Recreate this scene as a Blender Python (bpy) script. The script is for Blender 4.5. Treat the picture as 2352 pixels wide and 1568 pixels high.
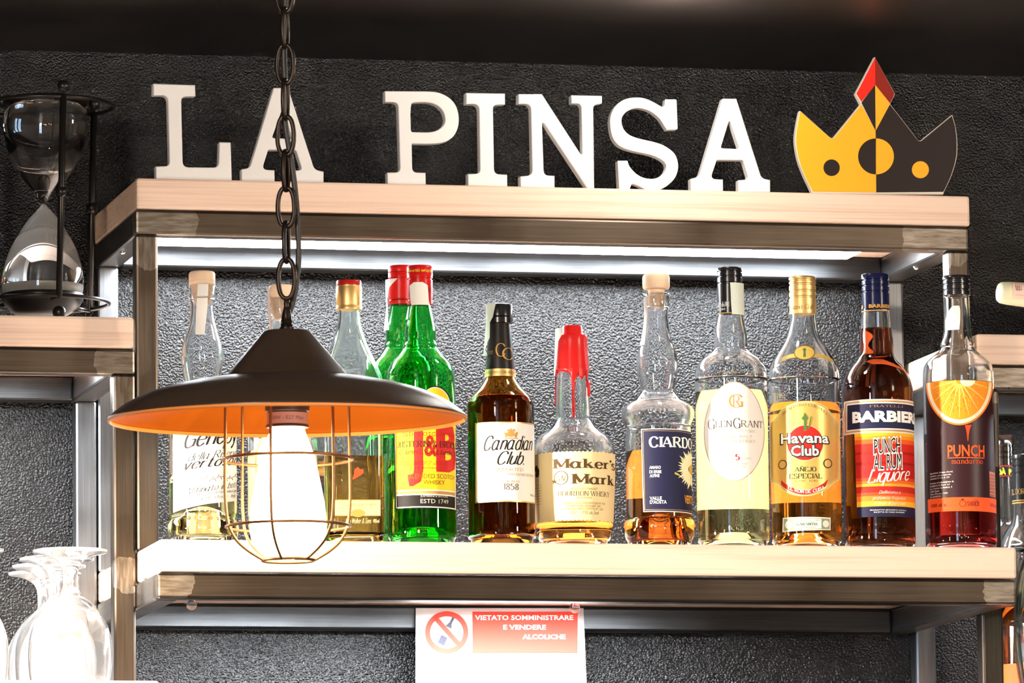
import bpy, bmesh, math, random
from mathutils import Vector, Matrix
random.seed(7)
PI = math.pi
C = bpy.context.scene.collection
sc = bpy.context.scene
for o in list(bpy.data.objects): bpy.data.objects.remove(o)

# ------------------------------------------------------------------ camera
F = 15000.0; YAW, PITCH, ROLL = .2226, .1219, -.0109
ZF = 2.45                                   # top of the upper board above the floor
CAM = Vector((-1.1692, -7.028, ZF-1.0574))
cy_, sy_ = math.cos(YAW), math.sin(YAW); cp_, sp_ = math.cos(PITCH), math.sin(PITCH)
FW = Vector((sy_*cp_, cy_*cp_, sp_)); R0 = Vector((cy_, -sy_, 0)); U0 = R0.cross(FW)
RT = R0*math.cos(ROLL)+U0*math.sin(ROLL); UP = -R0*math.sin(ROLL)+U0*math.cos(ROLL)
cam = bpy.data.cameras.new('camera'); co = bpy.data.objects.new('camera', cam); C.objects.link(co)
co.matrix_world = Matrix(((RT.x, UP.x, -FW.x, CAM.x), (RT.y, UP.y, -FW.y, CAM.y), (RT.z, UP.z, -FW.z, CAM.z), (0, 0, 0, 1)))
cam.sensor_width = 36; cam.lens = F/2352*36; cam.clip_start = .1; cam.clip_end = 60
cam.dof.use_dof = True; cam.dof.focus_distance = 7.12; cam.dof.aperture_fstop = 25
sc.camera = co

def at(px, py, Y):
    d = FW + RT*((px-1176)/F) - UP*((py-784)/F)
    return CAM + d*((Y-CAM.y)/d.y)
def scale_at(P): return F/((P-CAM).dot(FW))
def proj(P):
    v = P-CAM; d = v.dot(FW); return (1176+F*v.dot(RT)/d, 784-F*v.dot(UP)/d)

# ------------------------------------------------------------------ world, exposure, room lights
w = bpy.data.worlds.new('world'); sc.world = w; w.use_nodes = True
w.node_tree.nodes['Background'].inputs[0].default_value = (.55, .36, .22, 1)
w.node_tree.nodes['Background'].inputs[1].default_value = .085
sc.view_settings.view_transform = 'Standard'; sc.view_settings.look = 'None'
sc.view_settings.gamma = 1; sc.view_settings.use_curve_mapping = False
sc.view_settings.exposure = 2.15
sc.cycles.max_bounces = 18; sc.cycles.transmission_bounces = 16; sc.cycles.glossy_bounces = 5
sc.cycles.diffuse_bounces = 3; sc.cycles.transparent_max_bounces = 12
sc.cycles.sample_clamp_indirect = 6; sc.cycles.blur_glossy = .3

def lamp(name, kind, loc, energy, col, look=None, **kw):
    l = bpy.data.lights.new(name, kind); l.energy = energy; l.color = col
    for k, v in kw.items(): setattr(l, k, v)
    o = bpy.data.objects.new(name, l); C.objects.link(o); o.location = loc
    if look is not None: o.rotation_euler = (Vector(look)-Vector(loc)).to_track_quat('-Z', 'Y').to_euler()
    return o
# warm room spots high behind the camera, a tall cool window further back on the left
lamp('room_spot', 'AREA', (2.9, -2.8, 2.5), 14, (1, .84, .68), (.5, 0, 2.2), shape='DISK', size=.14)
lamp('room_spot', 'AREA', (-1.0, -2.3, 2.5), 5.5, (1, .84, .68), (.3, 0, 2.2), shape='DISK', size=.12)
lamp('room_spot', 'AREA', (.75, -3.4, 1.1), 7.5, (1, .84, .70), (.9, 0, 2.1), shape='DISK', size=.12)
for i, x in enumerate((-2.1, -1.6, -1.05, .1, .8, 1.7)):
    lamp('far_room_bulb', 'AREA', (x, -7.6-.3*(i % 2), 2.48-.1*(i % 3)), .8, (1, .72, .42), (.5, 0, 2.2), shape='DISK', size=.14)
# the next pendant of the row hangs just outside the left edge
lamp('next_pendant_bulb', 'SPOT', (-.85, -.50, ZF-.42), 75, (1, .86, .72), (.1, -.20, ZF-1.14), shadow_soft_size=.045, spot_size=math.radians(92), spot_blend=.15)
for x in (-3.3, -2.75): lamp('window_daylight', 'AREA', (x, -7.2, 1.9), 7, (.45, .68, 1), (.4, 0, 2.1), shape='RECTANGLE', size=.35, size_y=1.5)

# ------------------------------------------------------------------ colours and materials
def srgb(r, g, b):
    f = lambda c: (c/255/12.92) if c/255 <= .04045 else ((c/255+.055)/1.055)**2.4
    return (f(r), f(g), f(b), 1)
MATS = {}
def mat(name, col, rough=.5, metal=0, **kw):
    if name in MATS: return MATS[name]
    m = bpy.data.materials.new(name); m.use_nodes = True; b = m.node_tree.nodes['Principled BSDF']
    b.inputs['Base Color'].default_value = col; b.inputs['Roughness'].default_value = rough; b.inputs['Metallic'].default_value = metal
    for k, v in kw.items(): b.inputs[k.replace('_', ' ')].default_value = v
    MATS[name] = m; return m
def nodes(m):
    nt = m.node_tree; return nt, nt.nodes, nt.links, nt.nodes['Principled BSDF']
def tex(nt, kind, scale, vec=None, **kw):
    t = nt.nodes.new('ShaderNodeTex'+kind); t.inputs['Scale'].default_value = scale
    for k, v in kw.items(): t.inputs[k].default_value = v
    if vec is not None: nt.links.new(vec, t.inputs['Vector'])
    return t
def mapping(nt, sc_, src='Object'):
    tc = nt.nodes.new('ShaderNodeTexCoord'); mp = nt.nodes.new('ShaderNodeMapping'); mp.inputs['Scale'].default_value = sc_
    nt.links.new(tc.outputs[src], mp.inputs['Vector']); return mp.outputs[0]
def ramp(nt, fac, stops):
    r = nt.nodes.new('ShaderNodeValToRGB'); nt.links.new(fac, r.inputs[0]); e = r.color_ramp.elements
    while len(e) < len(stops): e.new(.5)
    for i, (p, c) in enumerate(stops): e[i].position = p; e[i].color = c if len(c) == 4 else (*c, 1)
    return r
def bump(nt, b, h, strength, dist):
    n = nt.nodes.new('ShaderNodeBump'); n.inputs['Strength'].default_value = strength; n.inputs['Distance'].default_value = dist
    nt.links.new(h, n.inputs['Height']); nt.links.new(n.outputs[0], b.inputs['Normal'])

def m_wood(name, c1, c2, c3):
    m = mat(name, c1, .55); nt, N, L, b = nodes(m)
    g = tex(nt, 'Noise', 60, mapping(nt, (.05, .6, 3.6)), Detail=5, Roughness=.6)
    r = ramp(nt, g.outputs['Fac'], [(.3, c2), (.5, c1), (.62, c1), (.78, c3)]); L.new(r.outputs[0], b.inputs['Base Color'])
    g2 = tex(nt, 'Noise', 260, mapping(nt, (.03, 1, 2)), Detail=2)
    bump(nt, b, g2.outputs['Fac'], .25, .0006); return m
WOOD = m_wood('pine_wood', (.74, .55, .43, 1), (.60, .41, .30, 1), (.80, .63, .51, 1))
WOODG = m_wood('pine_end_grain', (.66, .47, .32, 1), (.46, .32, .22, 1), (.72, .54, .38, 1))

def m_steel(name, corners, axis, dk=1.0, tone=(1, 1, 1)):  # dk, tone: light and shade on each tube put into the steel's colour
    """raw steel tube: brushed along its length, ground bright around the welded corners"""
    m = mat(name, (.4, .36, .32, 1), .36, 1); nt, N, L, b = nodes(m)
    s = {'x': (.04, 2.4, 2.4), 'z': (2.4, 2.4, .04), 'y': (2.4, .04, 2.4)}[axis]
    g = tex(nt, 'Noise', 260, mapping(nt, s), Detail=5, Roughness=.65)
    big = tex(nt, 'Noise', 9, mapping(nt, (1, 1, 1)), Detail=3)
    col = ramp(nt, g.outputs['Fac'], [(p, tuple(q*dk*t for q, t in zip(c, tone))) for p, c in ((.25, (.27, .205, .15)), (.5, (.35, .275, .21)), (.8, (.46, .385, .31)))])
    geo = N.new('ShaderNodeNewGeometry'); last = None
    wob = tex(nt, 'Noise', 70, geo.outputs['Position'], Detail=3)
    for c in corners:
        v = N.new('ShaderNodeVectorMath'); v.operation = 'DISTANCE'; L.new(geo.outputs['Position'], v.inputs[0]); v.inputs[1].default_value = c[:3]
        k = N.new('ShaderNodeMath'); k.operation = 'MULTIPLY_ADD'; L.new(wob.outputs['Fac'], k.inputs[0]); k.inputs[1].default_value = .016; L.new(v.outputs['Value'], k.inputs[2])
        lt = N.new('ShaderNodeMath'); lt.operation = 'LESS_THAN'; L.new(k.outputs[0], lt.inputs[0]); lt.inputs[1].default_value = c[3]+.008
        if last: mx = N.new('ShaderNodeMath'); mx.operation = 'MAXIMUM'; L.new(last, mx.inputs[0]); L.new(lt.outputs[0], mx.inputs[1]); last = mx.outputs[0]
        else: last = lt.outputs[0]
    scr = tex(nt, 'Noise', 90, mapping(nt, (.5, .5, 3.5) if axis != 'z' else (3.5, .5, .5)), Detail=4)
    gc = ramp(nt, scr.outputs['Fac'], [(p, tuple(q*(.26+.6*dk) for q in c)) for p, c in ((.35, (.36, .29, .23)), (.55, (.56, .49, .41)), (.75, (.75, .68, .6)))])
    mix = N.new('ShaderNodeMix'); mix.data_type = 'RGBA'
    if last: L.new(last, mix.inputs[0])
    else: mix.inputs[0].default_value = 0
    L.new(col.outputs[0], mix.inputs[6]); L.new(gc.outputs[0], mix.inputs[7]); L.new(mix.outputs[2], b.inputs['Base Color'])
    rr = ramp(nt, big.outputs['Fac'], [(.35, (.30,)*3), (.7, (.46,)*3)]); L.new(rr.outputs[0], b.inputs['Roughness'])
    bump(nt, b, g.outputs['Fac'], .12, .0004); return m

WALL = mat('black_glitter_plaster', (.004, .0037, .0035, 1), .085, 0)
nt, N, L, b = nodes(WALL)
v = mapping(nt, (1, 1, 1), 'Object')
n1 = tex(nt, 'Noise', 420, v, Detail=3, Roughness=.4); n2 = tex(nt, 'Noise', 190, v, Detail=2)
ad = N.new('ShaderNodeMath'); ad.operation = 'MULTIPLY_ADD'; L.new(n2.outputs['Fac'], ad.inputs[0]); ad.inputs[1].default_value = .2; vo = tex(nt, 'Voronoi', 330, v); vo.feature = 'SMOOTH_F1'
ad2 = N.new('ShaderNodeMath'); ad2.operation = 'MULTIPLY_ADD'; L.new(vo.outputs['Distance'], ad2.inputs[0]); ad2.inputs[1].default_value = .12; L.new(n1.outputs['Fac'], ad2.inputs[2]); L.new(ad2.outputs[0], ad.inputs[2])
bump(nt, b, ad.outputs[0], 1, .0022)
b.inputs['Specular IOR Level'].default_value = .3

CEIL = mat('dark_brown_ceiling_paint', srgb(22, 15, 12), .42); DARK = mat('dark_room_wall', srgb(46, 36, 30), .7)
nt, N, L, b = nodes(CEIL); n1 = tex(nt, 'Noise', 3, mapping(nt, (1, 1, 1))); rr = ramp(nt, n1.outputs['Fac'], [(.3, (.36,)*3), (.7, (.5,)*3)]); L.new(rr.outputs[0], b.inputs['Roughness'])
FLOORM = mat('dark_floor_tile', srgb(60, 48, 40), .5)
def speck(m, amt, scale=40):
    nt, N, L, b = nodes(m); c = list(b.inputs['Base Color'].default_value)
    t = tex(nt, 'Noise', scale, mapping(nt, (1, 1, 1)), Detail=3)
    r = ramp(nt, t.outputs['Fac'], [(.3, [x*(1-amt) for x in c[:3]]), (.7, [min(1, x*(1+amt)) for x in c[:3]])]); L.new(r.outputs[0], b.inputs['Base Color']); return m
speck(DARK, .2); speck(FLOORM, .3, 8)

def emis(name, col, strength):
    m = mat(name, (0, 0, 0, 1), .5); b = m.node_tree.nodes['Principled BSDF']
    b.inputs['Emission Color'].default_value = (*col, 1); b.inputs['Emission Strength'].default_value = strength; return m
def glass(name, col, rough=0, ior=1.47):
    return mat(name, (*col, 1), rough, 0, Transmission_Weight=1, IOR=ior)
GLASS = glass('clear_glass', (1, 1, 1)); GLASSD = glass('dusty_clear_glass', (.93, .98, .95), .04)
PAINTW = speck(mat('white_letter_paint', (.72, .70, .68, 1), .55), .03, 20)
BLK = mat('black_plastic', (.012, .012, .014, 1), .22); CORK = m_wood('turned_wood_stopper', (.86, .62, .42, 1), (.74, .5, .32, 1), (.92, .7, .5, 1))

# ------------------------------------------------------------------ object helpers
def tagp(o, label=None, cat=None, group=None, kind=None):
    if label: o['label'] = label
    if cat: o['category'] = cat
    if group: o['group'] = group
    if kind: o['kind'] = kind
    return o
def thing(name, label, cat, loc, group=None):
    o = bpy.data.objects.new(name, None); C.objects.link(o); o.location = loc; o.empty_display_size = .02
    return tagp(o, label, cat, group)
def link(name, bm, m, parent=None, smooth=True, label=None, kind=None):
    """bmesh given in world coordinates -> one mesh object, origin on its parent"""
    me = bpy.data.meshes.new(name)
    if parent is not None:
        off = parent.location if parent.parent is None else parent.location+parent.parent.location
        bmesh.ops.translate(bm, vec=-off, verts=bm.verts)
    bm.to_mesh(me); bm.free()
    for mm in (m if isinstance(m, (list, tuple)) else [m]): me.materials.append(mm)
    if smooth:
        for p in me.polygons: p.use_smooth = True
    o = bpy.data.objects.new(name, me); C.objects.link(o)
    if parent is not None: o.parent = parent
    return tagp(o, label, kind=kind)
def addbox(bm, p0, p1, bev=.0, seg=2):
    r = bmesh.ops.create_cube(bm, size=1); vs = r['verts']
    c = [(a+b)/2 for a, b in zip(p0, p1)]; s = [abs(b-a) for a, b in zip(p0, p1)]
    for v in vs: v.co = Vector((c[0]+v.co.x*s[0], c[1]+v.co.y*s[1], c[2]+v.co.z*s[2]))
    if bev:
        es = list({e for v in vs for e in v.link_edges}); bmesh.ops.bevel(bm, geom=es, offset=bev, segments=seg, affect='EDGES', profile=.5)
    return bm
def box(name, p0, p1, m, parent=None, bev=.0015, label=None, kind=None):
    bm = addbox(bmesh.new(), p0, p1, bev); o = link(name, bm, m, parent, smooth=False, label=label, kind=kind); return o
def lathe(prof, cx, cy, seg=48, axis_top=True, bm=None):
    """prof: list of (r, z) bottom to top; r==0 ends close with a pole"""
    bm = bm or bmesh.new(); rings = []
    for r, z in prof:
        if r < 1e-6: rings.append([bm.verts.new((cx, cy, z))])
        else: rings.append([bm.verts.new((cx+r*math.cos(2*PI*i/seg), cy+r*math.sin(2*PI*i/seg), z)) for i in range(seg)])
    for a, b_ in zip(rings, rings[1:]):
        for i in range(seg):
            j = (i+1) % seg
            if len(a) == 1 and len(b_) == 1: continue
            if len(a) == 1: bm.faces.new((a[0], b_[j], b_[i]))
            elif len(b_) == 1: bm.faces.new((a[i], a[j], b_[0]))
            else: bm.faces.new((a[i], a[j], b_[j], b_[i]))
    return bm
def tube(pts, r, seg=8, closed=False, bm=None):
    bm = bm or bmesh.new(); n = len(pts); rings = []; up = None
    for i, p in enumerate(pts):
        a = pts[(i-1) % n] if (closed or i > 0) else p; c = pts[(i+1) % n] if (closed or i < n-1) else p
        t = (Vector(c)-Vector(a)).normalized()
        if up is None: up = Vector((0, 0, 1)) if abs(t.z) < .9 else Vector((1, 0, 0))
        x = t.cross(up).normalized(); up = x.cross(t).normalized()
        rr = r[i] if isinstance(r, (list, tuple)) else r
        rings.append([bm.verts.new(Vector(p)+x*rr*math.cos(2*PI*k/seg)+up*rr*math.sin(2*PI*k/seg)) for k in range(seg)])
    rng = range(n) if closed else range(n-1)
    for i in rng:
        a, b_ = rings[i], rings[(i+1) % n]
        for k in range(seg): bm.faces.new((a[k], a[(k+1) % seg], b_[(k+1) % seg], b_[k]))
    if not closed: bm.faces.new(rings[0][::-1]); bm.faces.new(rings[-1])
    bmesh.ops.recalc_face_normals(bm, faces=bm.faces); return bm
def ring(c, r, wire, seg=48, n=8, bm=None, t=None, rr=None):
    t = t or Vector((1, 0, 0)); rr = rr or Vector((0, 1, 0))
    return tube([Vector(c)+t*r*math.cos(2*PI*i/seg)+rr*r*math.sin(2*PI*i/seg) for i in range(seg)], wire, n, True, bm)
def ball(bm, c, r, u=16, v_=10):
    x = bmesh.ops.create_uvsphere(bm, u_segments=u, v_segments=v_, radius=r); bmesh.ops.translate(bm, vec=Vector(c), verts=x['verts']); return bm
def smooth_pts(pts, sub=6):
    out = []
    for i in range(len(pts)-1):
        p0 = pts[max(i-1, 0)]; p1 = pts[i]; p2 = pts[i+1]; p3 = pts[min(i+2, len(pts)-1)]
        for k in range(sub):
            t = k/sub
            out.append(tuple(.5*((2*b)+(-a+c)*t+(2*a-5*b+4*c-d)*t*t+(-a+3*b-3*c+d)*t**3) for a, b, c, d in zip(p0, p1, p2, p3)))
    out.append(tuple(pts[-1])); return out
def fillet(pts, seg=6):
    """pts: (x, y[, radius]) closed outline -> rounded outline"""
    out = []; n = len(pts)
    for i, p in enumerate(pts):
        r = p[2] if len(p) > 2 else 0
        P = Vector(p[:2]); A = Vector(pts[i-1][:2]); B = Vector(pts[(i+1) % n][:2])
        if r <= 0: out.append(tuple(P)); continue
        a = (A-P); b_ = (B-P); la, lb = a.length, b_.length; a.normalize(); b_.normalize()
        ang = a.angle(b_); d = min(r/max(math.tan(ang/2), .05), la*.49, lb*.49)
        s, e = P+a*d, P+b_*d
        for k in range(seg+1):
            t = k/seg; out.append(tuple(s*(1-t)**2+P*2*t*(1-t)+e*t*t))
    return out
def solid(outer, holes, to3d, y0, y1, bev=.0008):
    """outline in photo pixels on the plane y=y0, pushed back to y1, front rim slightly rounded"""
    from mathutils.geometry import tessellate_polygon
    def clean(p):
        q = []
        for a in p:
            if not q or (Vector(a[:2])-Vector(q[-1][:2])).length > .8: q.append(a)
        return q if (Vector(q[0][:2])-Vector(q[-1][:2])).length > .8 else q[:-1]
    loops = []
    for i, poly in enumerate([outer]+holes):
        p = [to3d(q) for q in clean(poly)]; p = [Vector((v.x, v.z)) for v in p]
        ar = sum(a.x*b.y-b.x*a.y for a, b in zip(p, p[1:]+p[:1]))
        if (ar > 0) != (i == 0): p.reverse()
        ins = []
        for k in range(len(p)):
            a, b_, c = p[k-1], p[k], p[(k+1) % len(p)]
            n = Vector((-(b_.y-a.y), b_.x-a.x)).normalized()+Vector((-(c.y-b_.y), c.x-b_.x)).normalized()
            ins.append(b_+n.normalized()*bev if n.length > .2 else b_)
        loops.append((p, ins))
    bm = bmesh.new(); front = []; 
    for p, ins in loops:
        back = [bm.verts.new((v.x, y1, v.y)) for v in p]; mid = [bm.verts.new((v.x, y0+bev, v.y)) for v in p]; fr = [bm.verts.new((v.x, y0, v.y)) for v in ins]
        n = len(p)
        for A, B in ((back, mid), (mid, fr)):
            for k in range(n): bm.faces.new((A[k], A[(k+1) % n], B[(k+1) % n], B[k]))
        front.append((back, fr))
    for idx, sel in ((1, 1), (0, 0)):
        vs = [v for f in front for v in f[idx]]
        for t in tessellate_polygon([[v.co.copy() for v in f[idx]] for f in front]):
            try: bm.faces.new([vs[k] for k in t])
            except ValueError: pass
    bmesh.ops.recalc_face_normals(bm, faces=bm.faces)
    return bm

# ------------------------------------------------------------------ setting
W = .955; T = .0345; DU = .2932; S_ = .1389; ZS = ZF-.4118; TB = .0275      # width, board thickness, depth, overhang, lower shelf, tube
YW = DU+.012                                                            # wall surface
zc = (at(60, 108, YW).z+at(2300, 183, YW).z)/2
def struct(name, p0, p1, m): o = box(name, p0, p1, m, None, 0); o['kind'] = 'structure'; return o
struct('wall_back', (-5, YW, 0), (5.5, YW+.1, zc+.02), WALL)
struct('ceiling', (-5, -9, zc), (5.5, YW, zc+.1), CEIL)
struct('floor', (-5, -9, -.1), (5.5, YW, 0), FLOORM)
struct('wall_left', (-5.1, -9, 0), (-5, YW, zc), DARK)
struct('wall_right', (5.5, -9, 0), (5.6, YW, zc), DARK)
gl = at(1590, 40, YW)
gl = at(1560, -25, -.15)
lamp('ceiling_glow_fill', 'POINT', (gl.x, -.15, zc-.06), .6, (1, .94, .86), shadow_soft_size=.03)  # unseen point light added to raise a glow on the ceiling

def corner(px, py, Y, r): P = at(px, py, Y); return (P.x, P.y, P.z, r)
BACKZ = m_steel('raw_steel_lit_back_post', [], 'z', .62, (.82, 1.05, 1.4))  # same steel, strip light painted in as a paler, cooler colour
BACKS = m_steel('raw_steel_dimmed_back_rail', [], 'x', .15, (.82, 1.05, 1.4))  # same steel, colour darkened to hold down the strip light's glare
def fill_frame(par, x0, x1, y0, y1, ztop, zbot, mats, posts=True, front=True):
    mx, my, mz = mats; t = TB; tp = .0245
    b = .0028
    box('front_rail', (x0, y0, ztop-t), (x1, y0+t, ztop), mx, par, b)
    box('back_rail', (x0+t, y1-t, ztop-t), (x1-t, y1, ztop), BACKS, par, b)
    for xx in (x0, x1-t): box('side_rail', (xx, y0+t, ztop-t), (xx+t, y1, ztop), my, par, b)
    if posts:
        for xx in (x0, x1-tp):
            for yy in (y0, y1-tp): box('post', (xx, yy, zbot), (xx+tp, yy+tp, ztop-t), mz if yy == y0 else BACKZ, par, b)
def board(name, p0, p1, parent, label=None):
    o = box(name, p0, p1, [WOOD, WOODG], parent, .003, label)
    for f in o.data.polygons:
        if abs(f.normal.x) > .9: f.material_index = 1
    return o
def led(parent, x0, x1, y0, y1, z, st, col=(.86, .93, 1)):
    m = emis('led_strip_light_%d' % int(st*10), col, st)
    h = box('strip_housing', (x0-.002, y0-.0015, z-.008), (x1+.002, y1+.0015, z), mat('white_aluminium', (.6, .6, .6, 1), .4), parent, .001)
    box('light_strip', (x0, y0, z-.0088), (x1, y1, z-.0081), m, h, 0, label='glowing white light strip')

# upper box unit
cU = [corner(340, 512, 0, .03), corner(345, 560, 0, .028), corner(400, 512, 0, .026), corner(2190, 555, 0, .028), corner(2130, 550, 0, .03)]
SXU, SZU, SYU = m_steel('raw_steel_upper_rail', cU, 'x', .36), m_steel('raw_steel_upper_post', cU, 'z', .32), m_steel('raw_steel_lit_side_rail', [], 'y', .45, (.85, 1.03, 1.3))  # side rails: cool strip light painted into the tone
U = thing('shelf_unit', 'upper open steel box frame with pine board, holding the row of bottles and white letters', 'shelf', (W/2, DU/2, ZS))
board('shelf_board', (0, 0, ZF-T), (W, DU, ZF), U)
fill_frame(U, -.001, W-.002, .001, DU, ZF-T-.0008, ZS, (SXU, SYU, SZU))
led(U, .035, .872, .14, .224, ZF-T-.0005, 22)
for q in ((282, 590), (2104, 622)):
    P = at(q[0], q[1], .14); bm = ball(bmesh.new(), (P.x, P.y, ZF-T-TB-.001), .0035); link('screw', bm, mat('screw_steel', (.7, .7, .7, 1), .2, 1), U)

# protruding lower shelf carrying the bottles
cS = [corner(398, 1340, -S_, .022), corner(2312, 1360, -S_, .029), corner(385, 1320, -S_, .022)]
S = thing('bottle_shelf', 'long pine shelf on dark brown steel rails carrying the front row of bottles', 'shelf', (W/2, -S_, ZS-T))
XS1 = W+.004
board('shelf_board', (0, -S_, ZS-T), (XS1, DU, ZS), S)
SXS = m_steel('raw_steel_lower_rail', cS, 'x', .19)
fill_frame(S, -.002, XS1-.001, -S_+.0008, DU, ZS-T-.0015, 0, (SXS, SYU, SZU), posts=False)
led(S, .05, .66, -.03, .085, ZS-T-.0015, 44)
for q in (440, 1320, 2165):
    P = at(q, 1384, .23); bm = ball(bmesh.new(), (P.x, .23, ZS-T-.0055), .0062)
    link('round_knob', bm, GLASS, S, label='small clear round knob under the board')

# left unit
zl = at(301, 728, 0).z; LX0 = -.95; ZB = at(200, 1562, -S_).z
cL = [corner(285, 830, 0, .033), corner(290, 880, 0, .03), corner(290, 1320, 0, .02)]
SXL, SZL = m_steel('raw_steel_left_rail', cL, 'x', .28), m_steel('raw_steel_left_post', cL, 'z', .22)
LU = thing('shelf_unit', 'left steel box unit with pine top holding the hourglass above, stemmed glasses inside', 'shelf', (LX0/2, DU/2, ZB))
board('shelf_board', (LX0, 0, zl-T), (-.0035, DU, zl), LU)
fill_frame(LU, LX0, -.0022, .001, DU, zl-T-.001, ZB, (SXL, SYU, SZL))
led(LU, LX0+.1, -.06, .05, .165, zl-T-.001, 17)
LS = thing('glass_shelf', 'pine shelf in the bottom left corner under the upturned glasses', 'shelf', (LX0/2, -S_, ZB-T))
board('shelf_board', (LX0, -S_, ZB-T), (-.001, DU, ZB), LS)
fill_frame(LS, LX0, -.002, -S_+.001, DU, ZB-T-.001, 0, (SXL, SYU, SZL), posts=False)

# right unit
zr = at(2228, 766, 0).z; RX = W+.0045; RX1 = RX+.9; ZRB = at(2360, 1672, 0).z
cR = [corner(2350, 868, 0, .02), corner(2262, 870, 0, .03)]
SXR, SZR = m_steel('raw_steel_right_rail', cR, 'x', .24), m_steel('raw_steel_right_post', cR, 'z', .2)
RU = thing('shelf_unit', 'right steel box unit with pine top, cut by the right edge of the photo', 'shelf', ((RX+RX1)/2, DU/2, ZRB-T))
board('shelf_board', (RX, 0, zr-T), (RX1, DU, zr), RU)
fill_frame(RU, RX+.001, RX1, .001, DU, zr-T-.001, ZRB-T-.03, (SXR, SYU, SZR))
board('shelf_board', (RX+.0265, .028, ZRB-T), (RX1, DU-.026, ZRB), RU)
led(RU, RX+.06, RX1-.06, .06, .09, zr-T-.001, 14)

# notice sheet hanging from the back rail of the bottle shelf
def flatpoly(bm, pts, P, mi=0):
    vs = [bm.verts.new(P(x, y)) for x, y in pts]; f = bm.faces.new(vs); f.material_index = mi; return f

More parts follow.
